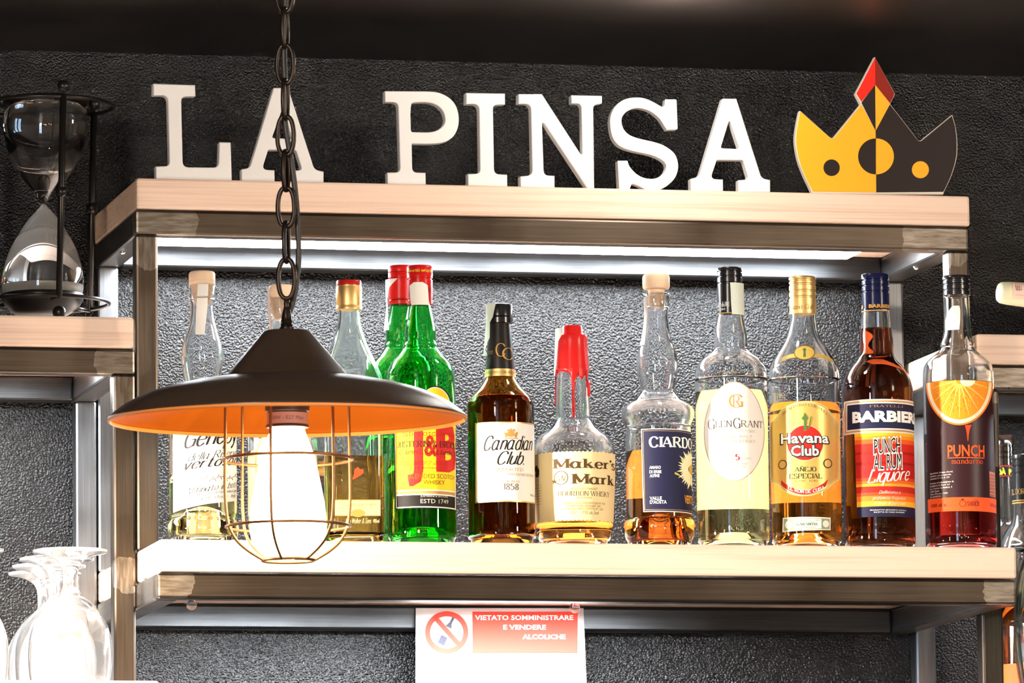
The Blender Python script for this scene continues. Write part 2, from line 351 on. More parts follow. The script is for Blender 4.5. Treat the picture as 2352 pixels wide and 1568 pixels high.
# ------------------------------------------------------------------ lettering
GL = {
'A': '0,0 3.2,9 6.4,0|1.3,3.1 5.1,3.1', 'B': '0.6,0 0.6,9|~0.6,9 3.2,9 4.9,8.2 4.9,6.2 3.6,4.9 0.6,4.8|~3,4.8 4.8,4.3 5.5,2.6 4.8,.6 3.2,0 0.6,0',
'C': '~5.8,7 5,8.5 3.4,9.1 1.6,8.4 .5,6.3 .4,3.6 1.3,1 3,-.1 4.8,.4 5.9,2', 'D': '0.6,0 0.6,9|~0.6,9 3.2,9 5.2,7.6 5.9,4.6 5.2,1.5 3.2,0 0.6,0',
'E': '0.6,0 0.6,9|0.6,9 5.2,9 5.2,7.4|0.6,4.7 3.8,4.7|0.6,0 5.4,0 5.4,1.7', 'F': '0.6,0 0.6,9|0.6,9 5.2,9 5.2,7.4|0.6,4.7 3.8,4.7',
'G': '~5.9,7.1 5,8.6 3.4,9.1 1.6,8.4 .5,6.3 .4,3.6 1.3,1 3,-.1 4.8,.3 5.8,1.2|5.9,0.2 5.9,4 4,4', 'H': '0.6,0 0.6,9|5.8,0 5.8,9|0.6,4.6 5.8,4.6',
'I': '0.8,0 0.8,9', 'J': '~3.4,9 3.4,2.4 2.8,.4 1.4,-.1 .2,.9 0,2.2', 'K': '0.6,0 0.6,9|0.6,4 5.6,9|2.4,5.6 6,0', 'L': '0.6,0 0.6,9|0.6,0 5.2,0 5.2,1.9',
'M': '0.6,0 0.6,9|0.6,9 4,1.2 7.4,9|7.4,9 7.4,0', 'N': '0.6,0 0.6,9|0.6,9 6,0 6,9', 'O': '~3.3,9.1 1.4,8.3 .4,6 .4,3 1.4,.7 3.3,-.1 5.2,.7 6.2,3 6.2,6 5.2,8.3 3.3,9.1',
'P': '0.6,0 0.6,9|~0.6,9 3.4,9 5.1,8.1 5.3,6.2 4.3,4.6 2.6,4.3 0.6,4.3', 'Q': '~3.3,9.1 1.4,8.3 .4,6 .4,3 1.4,.7 3.3,-.1 5.2,.7 6.2,3 6.2,6 5.2,8.3 3.3,9.1|3.5,1.5 6.6,-1.3',
'R': '0.6,0 0.6,9|~0.6,9 3.4,9 5,8.1 5.2,6.4 4.2,4.9 2.6,4.6 0.6,4.6|2.8,4.6 6.2,0', 'S': '~5,7.4 4.4,8.7 2.9,9.1 1.2,8.5 .6,6.9 1.4,5.4 3.6,4.3 5.2,3.2 5.4,1.5 4.3,.2 2.7,-.1 1.2,.3 .4,1.9',
'T': '3.1,0 3.1,9|0.2,7.3 0.2,9 6,9 6,7.3', 'U': '~0.6,9 0.6,3 1.2,.9 3.1,-.1 5,.9 5.6,3 5.6,9', 'V': '0,9 3.1,0 6.2,9', 'W': '0,9 2.3,0 4.6,9 6.9,0 9.2,9',
'X': '0.2,9 5.8,0|5.6,9 0.2,0', 'Y': '0.2,9 3.1,4.4 6,9|3.1,4.4 3.1,0', 'Z': '0.4,7.5 0.4,9 5.4,9 0.2,0 5.6,0 5.6,1.7',
'0': '~2.6,9 1,7.9 .4,4.5 1,1 2.6,0 4.2,1 4.8,4.5 4.2,7.9 2.6,9', '1': '0.4,7.4 2.1,9 2.1,0', '2': '~.5,6.8 1,8.5 2.6,9.1 4.3,8.3 4.5,6.4 3.2,4 .3,0|.3,0 4.9,0', '3': '~.5,7.8 1.8,9 3.8,8.6 4.4,6.9 3.4,5.2 2,4.8|~2,4.8 4,4.2 4.9,2.6 4,.5 2,-.1 .3,1',
'4': '3.6,0 3.6,9 .1,2.8 5,2.8', '5': '4.5,9 1,9 .7,5.1|~.7,5.1 2.6,5.5 4.4,4.5 4.8,2.5 3.8,.5 1.9,-.1 .3,1', '6': '~4.4,8.7 2.4,8 .9,5.5 .6,2.5 1.5,.3 2.9,-.1 4.5,1.1 4.7,3.4 3.4,5.1 1.7,4.8 .7,3', '7': '.4,9 4.9,9 1.9,0',
'8': '~2.6,9 1,8 1.1,6 2.6,4.8 4.4,3.3 4.5,1.2 2.6,-.1 .8,1.2 .9,3.3 2.6,4.8 4.1,6 4.2,8 2.6,9', '9': '~.8,.3 2.8,1 4.3,3.5 4.6,6.5 3.8,8.7 2.3,9.1 .8,8 .6,5.7 1.8,4 3.5,4.4 4.5,6',
'a': '~4.4,4.6 3.2,6 1.6,5.8 .4,4 .4,1.8 1.6,0 3,.2 4.3,1.8|~4.4,6 4.3,1.2 4.8,.1 5.6,.6', 'b': '.6,9 .6,0|~.6,4.4 2,6 3.8,5.6 4.6,3 3.8,.4 2,-.1 .6,1.4', 'c': '~4.2,4.7 3.2,5.9 1.7,5.8 .5,4.2 .5,1.8 1.7,.1 3.2,.1 4.4,1.2',
'd': '4.4,9 4.4,0|~4.4,4.4 3,6 1.4,5.6 .4,3 1.2,.4 3,-.1 4.4,1.4', 'e': '~.6,3.2 4.4,3.4 4,5.3 2.5,6.1 1,5.3 .4,3 1.2,.6 2.8,-.1 4.5,1.2', 'f': '~4,8.3 3.2,9.1 2.1,8.6 1.7,7 1.7,0|.2,5.8 3.4,5.8', 'g': '~4.4,4.4 3,6 1.4,5.6 .4,3.4 1.2,1 3,.6 4.4,2|~4.4,6 4.4,-1 3.6,-2.8 1.8,-3 .4,-2',
'h': '.6,9 .6,0|~.6,4 2,5.9 3.6,5.7 4.2,4.2 4.2,0', 'i': '.8,6 .8,0|.6,8 1.1,8.4', 'j': '~1.2,6 1.2,-1.4 .4,-2.9 -.8,-2.6|1,8 1.5,8.4', 'k': '.6,9 .6,0|.6,2.4 4.2,6|2,3.6 4.6,0', 'l': '.8,9 .8,0',
'm': '.6,6 .6,0|~.6,4 1.8,5.9 3.1,5.7 3.6,4.2 3.6,0|~3.6,4 4.8,5.9 6.1,5.7 6.6,4.2 6.6,0', 'n': '.6,6 .6,0|~.6,4 2,5.9 3.6,5.7 4.2,4.2 4.2,0', 'o': '~2.5,6.1 .9,5 .4,3 .9,.9 2.5,-.1 4.1,.9 4.6,3 4.1,5 2.5,6.1',
'p': '.6,6 .6,-3|~.6,4.4 2,6 3.8,5.6 4.6,3 3.8,.4 2,-.1 .6,1.4', 'q': '4.4,6 4.4,-3|~4.4,4.4 3,6 1.4,5.6 .4,3 1.2,.4 3,-.1 4.4,1.4', 'r': '.6,6 .6,0|~.6,3.8 1.8,5.7 3.4,5.6', 's': '~3.7,5.1 2.4,6.1 .8,5.5 .8,4 2.4,3.1 4,2.2 3.9,.6 2.3,-.1 .6,.9',
't': '~1.6,8 1.6,1.4 2.4,0 3.8,.5|.2,5.8 3.4,5.8', 'u': '~.6,6 .6,1.8 1.4,.2 3,.1 4.3,2|4.4,6 4.4,0', 'v': '.2,6 2.3,0 4.4,6', 'w': '.2,6 2,0 3.7,5.6 5.4,0 7.2,6', 'x': '.3,6 4.2,0|4.1,6 .3,0', 'y': '.3,6 2.4,0|4.4,6 2,-1.6 .6,-2.9', 'z': '.4,6 4,6 .3,0 4.2,0',
'&': '~6.4,4.4 4.6,1.2 2.6,-.1 .8,.6 .5,2.6 2,4.6 3.9,6.4 3.9,8.2 2.7,9.1 1.5,8 2,6 4,3 6.6,0', "'": '.6,9 .4,7', '.': '.5,0 .9,.4', ',': '.8,.4 .3,-1.4', '-': '.4,3.6 3,3.6', '/': '.1,-.6 3.4,9.4', ':': '.5,.1 .9,.5|.5,4.4 .9,4.8', '%': '~1.5,9 .5,7.8 1,6 2,6 2.6,7.6 1.5,9|.6,0 6.2,9|~5.2,3.2 4.2,2 4.7,.2 5.7,.2 6.3,1.8 5.2,3.2', ' ': '', 'N~': ''}
ADV = {' ': 3.4, 'I': 1.8, 'i': 1.9, 'l': 1.9, "'": 1.4, '.': 1.6, ',': 1.6, 'j': 2, ':': 1.8}
def stroke_text(txt, serif=True, bold=1.0, shear=0.0, caps=False):
    """returns list of quads (4 x,y points); letters drawn with a broad pen, optional slab serifs"""
    out = []; x = 0; thick, thin = .95*bold, .42*bold
    for ch in txt:
        k = .78 if (caps and ch.islower()) else 1; c = ch.upper() if caps else ch
        n = c == 'Ñ'; c = 'N' if n else c
        d = GL.get(c, ''); mx = 0
        strokes = []
        for s in d.split('|'):
            if not s: continue
            sm = s[0] == '~'; p = [tuple(float(q) for q in a.split(',')) for a in s.lstrip('~').split()]
            mx = max(mx, max(a[0] for a in p)); strokes.append((sm, p))
        if n: strokes.append((True, [(1.2, 10.2), (2.4, 11), (3.8, 10.2), (5, 11)]))
        for sm, p in strokes:
            q = smooth_pts(p, 4) if sm and len(p) > 2 else p
            L_ = []; R_ = []
            if sm:
                for i, a in enumerate(q):
                    u = Vector(q[max(i-1, 0)]); v = Vector(q[min(i+1, len(q)-1)]); t = (v-u); t.normalize() if t.length else None
                    wd = (thin+(thick-thin)*abs(t.y)**1.6)/2; nn = Vector((-t.y, t.x))*wd; L_.append(Vector(a)+nn); R_.append(Vector(a)-nn)
                for i in range(len(q)-1): out.append([(x+k*P.x, k*P.y) for P in (L_[i], L_[i+1], R_[i+1], R_[i])])
            else:
                for a, b_ in zip(q, q[1:]):
                    t = Vector(b_)-Vector(a); l = t.length; t.normalize()
                    wd = (thin if (abs(t.y) < .3 or (serif and t.x*t.y > 0 and abs(t.x) > .2)) else thick)/2
                    nn = Vector((-t.y, t.x))*wd; e = t*min(.2, l*.1)
                    out.append([(x+k*P.x, k*P.y) for P in (Vector(a)+nn-e*0, Vector(b_)+nn, Vector(b_)-nn, Vector(a)-nn-e*0)])
            if serif:
                for e, o_ in ((p[0], p[1]), (p[-1], p[-2])):
                    if abs(e[1]-o_[1]) > 1.2*abs(e[0]-o_[0]) and e[1] in (0, 6, 9, -3) and abs(e[1]-o_[1]) > 2.2:
                        if sum(1 for s2 in strokes for z_ in (s2[1][0], s2[1][-1]) if z_ == e) > 1 and e[1] == 0 and c in 'MN': continue
                        h = thin*.55; s_ = 1 if e[1] in (0, -3) else -1; w0, w1 = thick/2+.75, thick/2+.75
                        if e[1] in (6, 9) and c in 'bdhklnmrpu': w1 = 0
                        out.append([(x+k*(e[0]-w0), k*e[1]), (x+k*(e[0]+w1), k*e[1]), (x+k*(e[0]+w1), k*(e[1]+s_*h*1.5)), (x+k*(e[0]-w0), k*(e[1]+s_*h*1.5))])
        x += k*(ADV.get(c, mx+(1.5 if serif else 1.1)))+(.25 if serif else 0)
    return [[(a+shear*b_, b_) for a, b_ in q] for q in out]
_sans = {}
def sans_mesh(txt, fat=0.0):
    cu = bpy.data.curves.new('t', 'FONT'); cu.body = txt; cu.offset = fat; cu.resolution_u = 2; cu.size = 9/.729
    o = bpy.data.objects.new('t', cu); C.objects.link(o); bpy.context.view_layer.update()
    me = bpy.data.meshes.new_from_object(o.evaluated_get(bpy.context.evaluated_depsgraph_get()))
    v = [(p.co.x, p.co.y) for p in me.vertices]; f = [list(p.vertices) for p in me.polygons]
    bpy.data.objects.remove(o); bpy.data.curves.remove(cu); bpy.data.meshes.remove(me); return v, f
def text2d(kind, txt, x0, x1, y0, y1, slope=0, bend=0):
    """2D faces filling the box x0..x1, y0 (baseline) .. y1 (cap height)"""
    fat = 0
    if kind.startswith('sans'):
        fat = {'sans': 0, 'sansb': .28, 'sansx': .62, 'sanso': 1.3}[kind]; v, f = sans_mesh(txt, min(fat, .9))
    else:
        q = {'serif': lambda: stroke_text(txt), 'serifb': lambda: stroke_text(txt, bold=1.9), 'serifc': lambda: stroke_text(txt, caps=True, bold=1.15), 'thin': lambda: stroke_text(txt, serif=False, bold=.75),
             'light': lambda: stroke_text(txt, serif=False, bold=.95), 'script': lambda: stroke_text(txt, serif=False, bold=.9, shear=.42), 'scriptb': lambda: stroke_text(txt, serif=False, bold=1.35, shear=.42)}[kind]()
        v = [p for a in q for p in a]; f = [[4*i, 4*i+1, 4*i+2, 4*i+3] for i in range(len(q))]
    if not v: return [], []
    xa, xb = min(p[0] for p in v), max(p[0] for p in v); m = (x0+x1)/2; hw = (x1-x0)/2 or 1
    out = []
    for px, py in v:
        X = x0+(px-xa)/(xb-xa)*(x1-x0); Y = y0+py/9*(y1-y0)
        Y += slope*(X-x0)+bend*(1-((X-m)/hw)**2); out.append((X, Y))
    return out, f

# ------------------------------------------------------------------ bottles
def LM(name, rgb, rough=.6, metal=0): return MATS[name] if name in MATS else mat(name, srgb(*rgb), rough, metal, Specular_IOR_Level=.22)
PAPER = LM('white_label_paper', (238, 234, 226)); CREAM = LM('cream_label_paper', (240, 220, 165)); INK = LM('black_ink', (24, 20, 18)); GOLD = mat('gold_foil', (.74, .49, .19, 1), .4, .85)
GOLDI = LM('gold_ink', (186, 140, 70)); NAVY = LM('navy_ink', (28, 30, 62)); REDI = LM('red_ink', (200, 34, 26)); TAX = LM('tax_stamp_paper', (214, 222, 208)); WHITE = LM('white_ink', (250, 248, 242))
GREY = LM('grey_ink', (120, 112, 105)); PALEG = LM('pale_grey_ink', (190, 182, 172)); ORANGE = LM('orange_ink', (250, 92, 36)); GREENI = LM('green_ink', (70, 110, 50)); BROWNI = LM('brown_ink', (90, 60, 35))

def translucent(name, rgb):
    m = mat(name, srgb(*rgb), .7); nt, N, L, b = nodes(m); t = N.new('ShaderNodeBsdfTranslucent'); t.inputs[0].default_value = srgb(*rgb)
    mx = N.new('ShaderNodeMixShader'); mx.inputs[0].default_value = .5; L.new(b.outputs[0], mx.inputs[1]); L.new(t.outputs[0], mx.inputs[2]); L.new(mx.outputs[0], N['Material Output'].inputs[0]); return m
BACKP = translucent('back_label_paper', (245, 242, 235))
class Bottle:
    def back_label(s, y0, y1, half=62, m=None, mid=0):
        z0, z1 = s.zrow(y1), s.zrow(y0); bm = bmesh.new(); n = 24; rows = []
        for j in range(9):
            z = z0+(z1-z0)*j/8; r = s.rad(z)+.0004
            rows.append([bm.verts.new(Vector((s.cx, s.cy, z))-s.t*(r*math.cos(a))+s.r*(r*math.sin(a))) for a in [math.radians(mid-half+2*half*i/n) for i in range(n+1)]])
        for a, c in zip(rows, rows[1:]):
            for i in range(n): bm.faces.new((a[i], a[i+1], c[i+1], c[i]))
        return link('back_label', bm, m or BACKP, s.root, True, 'white paper label on the back, seen through the liquid')
    def __init__(s, name, label, base_x, Y, prof, group='bottles on the long pine shelf', zbase=ZS, top_x=None, seg=56):
        """prof: bottom-up list of (photo row, half width px); first entry is the widest foot"""
        P = at(base_x, 1245, Y); s.cx, s.cy = P.x, Y; s.zb = zbase; s.seg = seg
        s.k = scale_at(Vector((P.x, Y, zbase))); a = math.atan2(s.cx-CAM.x, s.cy-CAM.y)
        s.t = Vector((-math.sin(a), -math.cos(a), 0)); s.r = Vector((math.cos(a), -math.sin(a), 0))
        s.zp = [(s.zrow(y), h/s.k) for y, h in prof]
        s.zp = [(max(z, zbase+.0005), r) for z, r in s.zp]
        s.root = thing(name, label, 'bottle', (s.cx, s.cy, zbase), group)
    def zrow(s, y, off=0):                      # height of the axis seen on photo row y
        P = at(proj(Vector((s.cx, s.cy, s.zb)))[0], y, s.cy+off); return P.z
    def rad(s, z):
        p = s.zp
        if z <= p[0][0]: return p[0][1]
        for (z0, r0), (z1, r1) in zip(p, p[1:]):
            if z <= z1: return r0+(r1-r0)*(z-z0)/max(z1-z0, 1e-6)
        return p[-1][1]
    def uv(s, x, y):                            # photo pixel -> (arc length from the facing line, height)
        z = s.zrow(y); R = s.rad(z); z = s.zrow(y, -R); R = s.rad(z)
        pc = proj(Vector((s.cx, s.cy, z)))[0]; q = max(-.985, min(.985, (x-pc)/s.k/R)); return (R*math.asin(q), z)
    def surf(s, u, z, off=0, R=None):
        r0 = s.rad(z); th = u/(R or r0); r0 += off
        return Vector((s.cx, s.cy, z))+s.r*(r0*math.sin(th))+s.t*(r0*math.cos(th))
    def glassbody(s, m, wall=.0024, punt=.012, foot=.006, name='glass_body', smooth=True):
        zp = s.zp; P = [(r, z) for z, r in zp]
        P = [(r, z) for z, r in smooth_pts([(z, r) for r, z in P], 4)] if smooth else P
        s.zp = [(z, r) for r, z in P]; zb = s.zb; rb = P[0][0]
        base = [(0, zb+punt), (rb*.45, zb+punt*.75), (rb*.78, zb+.002), (rb*.88, zb+.0002), (rb*.97, zb+.0008)]
        up = [q for q in P if q[1] > zb+.0025]
        s.inner = [(0, zb+punt+foot), (rb*.5, zb+punt*.8+foot), (rb*.82, zb+foot+.001)]+[(q[0]-wall, q[1]) for q in P if q[1] > zb+foot+.004]
        bm = lathe(base+up+[(q[0], q[1]) for q in reversed(s.inner)], s.cx, s.cy, s.seg)
        bmesh.ops.recalc_face_normals(bm, faces=bm.faces)
        return link(name, bm, m, s.root)
    def liquid(s, row, m):
        z = s.zrow(row, -s.zp[1][1]*.9); s.zl = z
        ins = [q for q in s.inner if q[1] < z]; e = .0003
        r = s.rad(z)-.0024
        pr = [(max(0, q[0]+(e if q[0] > 0 else 0)), q[1]-(e if q[0] == 0 else 0)) for q in ins]+[(r+e, z), (0, z)]
        bm = lathe(pr, s.cx, s.cy, s.seg); bmesh.ops.recalc_face_normals(bm, faces=bm.faces); return link('liquid', bm, m, s.root)
    def part(s, name, prof, m, label=None, closed=True, smooth=True):
        """lathe part from (row, half width px) bottom-up"""
        P = [(h/s.k, s.zrow(y)) for y, h in prof]
        if closed: P = [(0, P[0][1])]+P+[(0, P[-1][1])]
        bm = lathe(P, s.cx, s.cy, s.seg); bmesh.ops.recalc_face_normals(bm, faces=bm.faces)
        o = link(name, bm, m, s.root, smooth, label); 
        if smooth: shade(o)
        return o
    def polys(s, name, shapes, mats, off, parent=None, label=None, px=True):
        """shapes: (material index, layer, outline); outlines in photo px wrapped on the glass"""
        bm = bmesh.new()
        for mi, lay, pts in shapes:
            q = [s.uv(*p[:2]) for p in pts] if px else pts
            b2 = bmesh.new(); f = b2.faces.new([b2.verts.new((u, z, 0)) for u, z in q]); cut2d(b2, .0035)
            for v in b2.verts: v.co = s.surf(v.co.x, v.co.y, off+lay*.00012)
            join(bm, b2, mi)
        return link(name, orient(bm, s), mats, parent or s.root, True, label)
    def texts(s, name, items, mats, off, parent):
        bm = bmesh.new()
        for it in items:
            kind, txt, x0, x1, yb, yt, mi = it[:7]; slope = it[7] if len(it) > 7 else 0; bend = it[8] if len(it) > 8 else 0
            lay = it[9] if len(it) > 9 else 0
            ym = (yb+yt)/2; u0, u1 = s.uv(x0, ym)[0], s.uv(x1, ym)[0]; z0 = s.uv((x0+x1)/2, yb)[1]; z1 = s.uv((x0+x1)/2, yt)[1]
            v, f = text2d(kind, txt, u0, u1, z0, z1, slope, bend/s.k)
            if not v: continue
            b2 = bmesh.new(); vs = [b2.verts.new((p[0], p[1], 0)) for p in v]
            for q in f:
                try: b2.faces.new([vs[i] for i in q])
                except ValueError: pass
            if abs(yt-yb) > 16: cut2d(b2, .004)
            for w_ in b2.verts: w_.co = s.surf(w_.co.x, w_.co.y, off+lay*.00012)
            join(bm, b2, mi)
        return link(name, orient(bm, s), mats, parent, False)
def shade(o, ang=.7):
    import numpy as np
    me = o.data; me.attributes.new('sharp_edge', 'BOOLEAN', 'EDGE') if 'sharp_edge' not in me.attributes else None
    bm = bmesh.new(); bm.from_mesh(me)
    for e in bm.edges: e.smooth = not (len(e.link_faces) == 2 and e.calc_face_angle(0) > ang)
    bm.to_mesh(me); bm.free(); return o
def cut2d(bm, st):
    bmesh.ops.triangulate(bm, faces=bm.faces[:]) if False else None
    xs = [v.co.x for v in bm.verts]; ys = [v.co.y for v in bm.verts]
    for ax, lo, hi, s_ in ((0, min(xs), max(xs), st), (1, min(ys), max(ys), st*2.4)):
        k = math.floor(lo/s_)+1
        while k*s_ < hi:
            no = (1, 0, 0) if ax == 0 else (0, 1, 0); c = (k*s_, 0, 0) if ax == 0 else (0, k*s_, 0)
            bmesh.ops.bisect_plane(bm, geom=bm.verts[:]+bm.edges[:]+bm.faces[:], plane_co=c, plane_no=no, dist=1e-7); k += 1
def join(bm, b2, mi):
    m = {}
    for v in b2.verts: m[v] = bm.verts.new(v.co)
    for f in b2.faces:
        try: g = bm.faces.new([m[v] for v in f.verts]); g.material_index = mi
        except ValueError: pass
    b2.free()
def orient(bm, s):
    bm.normal_update()
    for f in bm.faces:
        c = f.calc_center_median(); d = Vector((c.x-s.cx, c.y-s.cy, 0))
        if f.normal.dot(d) < 0: f.normal_flip()
    return bm
def rect(x0, x1, y0, y1): return [(x0, y0), (x1, y0), (x1, y1), (x0, y1)]
def oval(cx, cy, a, b_, n=40, t0=0, t1=2*PI): return [(cx+a*math.cos(t0+(t1-t0)*i/n), cy+b_*math.sin(t0+(t1-t0)*i/n)) for i in range(n+(1 if t1-t0 < 6 else 0))]
def frame_shapes(mi_out, mi_in, x0, x1, y0, y1, bw, base=0): return [(mi_out, base, rect(x0, x1, y0, y1)), (mi_in, base+1, rect(x0+bw, x1-bw, y0+bw, y1-bw))]
def cap_prof(y0, y1, h, ridges=(), n=2):
    """screw cap from row y0 (bottom) to y1 (top), ridge rows get a groove"""
    p = [(y0, h)]
    for r in sorted(ridges, reverse=True): p += [(r+2.5, h), (r+1.2, h-2.2), (r-1.2, h-2.2), (r-2.5, h)]
    return p+[(y1+3, h), (y1+.8, h-1.6), (y1, h-4)]
def strip(bt, pts, label='pale green tax stamp strip', m=None, off=.0012):
    """paper strip: list of (row, x left, x right) from top to bottom"""
    L_ = [(x0, y) for y, x0, x1 in pts]; R_ = [(x1, y) for y, x0, x1 in pts]
    return bt.polys('tax_strip', [(0, 0, L_+R_[::-1])], [m or TAX], off, label=label)
def fq(r): return -S_+r+.010          # depth of a bottle whose front nearly reaches the shelf edge

def tint(name, col, rough=0.0, ior=1.38):
    return glass(name, col, rough, ior)
AMBER = tint('amber_spirit', (.88, .28, .03)); GOLDL = tint('pale_gold_spirit', (.97, .88, .50)); YELL = tint('straw_spirit', (.97, .86, .38)); DARKR = tint('dark_rum_punch', (.24, .045, .012))
REDL = tint('red_mandarin_punch', (.62, .035, .03)); ORL = tint('orange_amaro', (.76, .22, .03)); WHISK = tint('whisky', (.82, .40, .07)); COLA = tint('brown_whisky', (.46, .20, .06)); BRN = tint('bourbon', (.85, .30, .05))
GREENG = glass('green_glass', (.16, .80, .24)); BROWNG = glass('brown_glass', (.62, .36, .10))

# -- 1 clear bulb-necked liqueur, far left
ciar = lambda c, o: None
b = Bottle('liqueur_bottle', 'clear bottle with bulging neck and white script label, leftmost on the bottle shelf', 467, fq(.037),
    [(1238, 77), (1222, 82), (1205, 81), (1192, 74), (1180, 78), (1140, 78), (1000, 78), (965, 79), (945, 83), (925, 74), (905, 52), (885, 41), (862, 43), (835, 48), (817, 49), (795, 46), (765, 37), (735, 29), (705, 27), (690, 28), (685, 31), (658, 31), (655, 29)])
b.glassbody(GLASS, punt=.035); b.liquid(1085, YELL)
b.back_label(1000, 1100, 50)
b.part('stopper', [(700, 15), (690, 20), (660, 24), (655, 29), (652, 30.5), (630, 30.5), (626, 29), (624, 26)], CORK, 'round pale wood stopper')
lb = b.polys('front_label', [(0, 0, [(398, 985), (560, 968), (560, 1144), (480, 1156), (399, 1173)])], [PAPER], .0004)
b.texts('lettering', [('scriptb', 'Genepy', 424, 552, 1028, 990, 0, .13), ('script', 'della Riserva', 433, 546, 1059, 1042, 0, .13), ('scriptb', 'vertosan', 425, 550, 1078, 1056, 0, .12),
    ('script', 'Affinato in botti', 425, 545, 1136, 1122, 0, .16), ('script', 'Liquore prodotto e imbottigliato', 446, 545, 1139, 1132, 0, .12), ('script', "Valle d'Aosta - Italy", 463, 540, 1148, 1141, 0, .12),
    ], [INK, GREY], .00065, lb)
vine = [(0, 0, [(420+i*3.1, 1108-2.6*math.sin(i*.55)-i*.36+.9*(1 if j else -1)) for i in (range(40) if j == 0 else range(39, -1, -1))]) for j in (0,)]
sh = []
for i in range(38):
    x = 422+i*3.2; y = 1106-i*.4-2.6*math.sin(i*.55); sh.append((0, 0, [(x, y-.7), (x+3.4, y-.9), (x+3.4, y+.5), (x, y+.7)]))
    if i % 2 == 0: dx = 3; d = -7 if i % 4 == 0 else 7; sh.append((0, 0, [(x, y), (x+dx, y+d*.5), (x+dx+1.5, y+d), (x+dx-2, y+d*.7)]))
b.polys('branch_drawing', sh, [GREY], .00065, lb)
strip(b, [(652, 455, 478), (700, 452, 476), (768, 449, 470)], 'white paper strip hanging inside the neck', PAPER, .0008)

# -- 2 clear bottle behind the lamp bulb
b = Bottle('liqueur_bottle', 'clear bottle with wood stopper and white oval label hidden behind the glowing pendant bulb', 650, fq(.04),
    [(1240, 78), (1232, 81), (1100, 81), (960, 81), (930, 78), (905, 66), (880, 44), (850, 32), (800, 28), (735, 26), (722, 30), (686, 30)])
b.glassbody(GLASS); b.liquid(1030, GOLDL)
b.back_label(1000, 1180, 60)
b.part('stopper', [(735, 16), (722, 21), (700, 25), (684, 26), (681, 28.5), (660, 29), (656, 27)], CORK, 'round pale wood stopper')
b.polys('front_label', [(1, 0, oval(655, 1060, 68, 92)), (0, 1, oval(655, 1060, 64, 88))], [PAPER, GOLDI], .0004)
strip(b, [(660, 611, 622), (720, 612, 624), (790, 613, 626)], 'pinkish tax strip beside the stopper', LM('pink_strip', (225, 205, 195)))

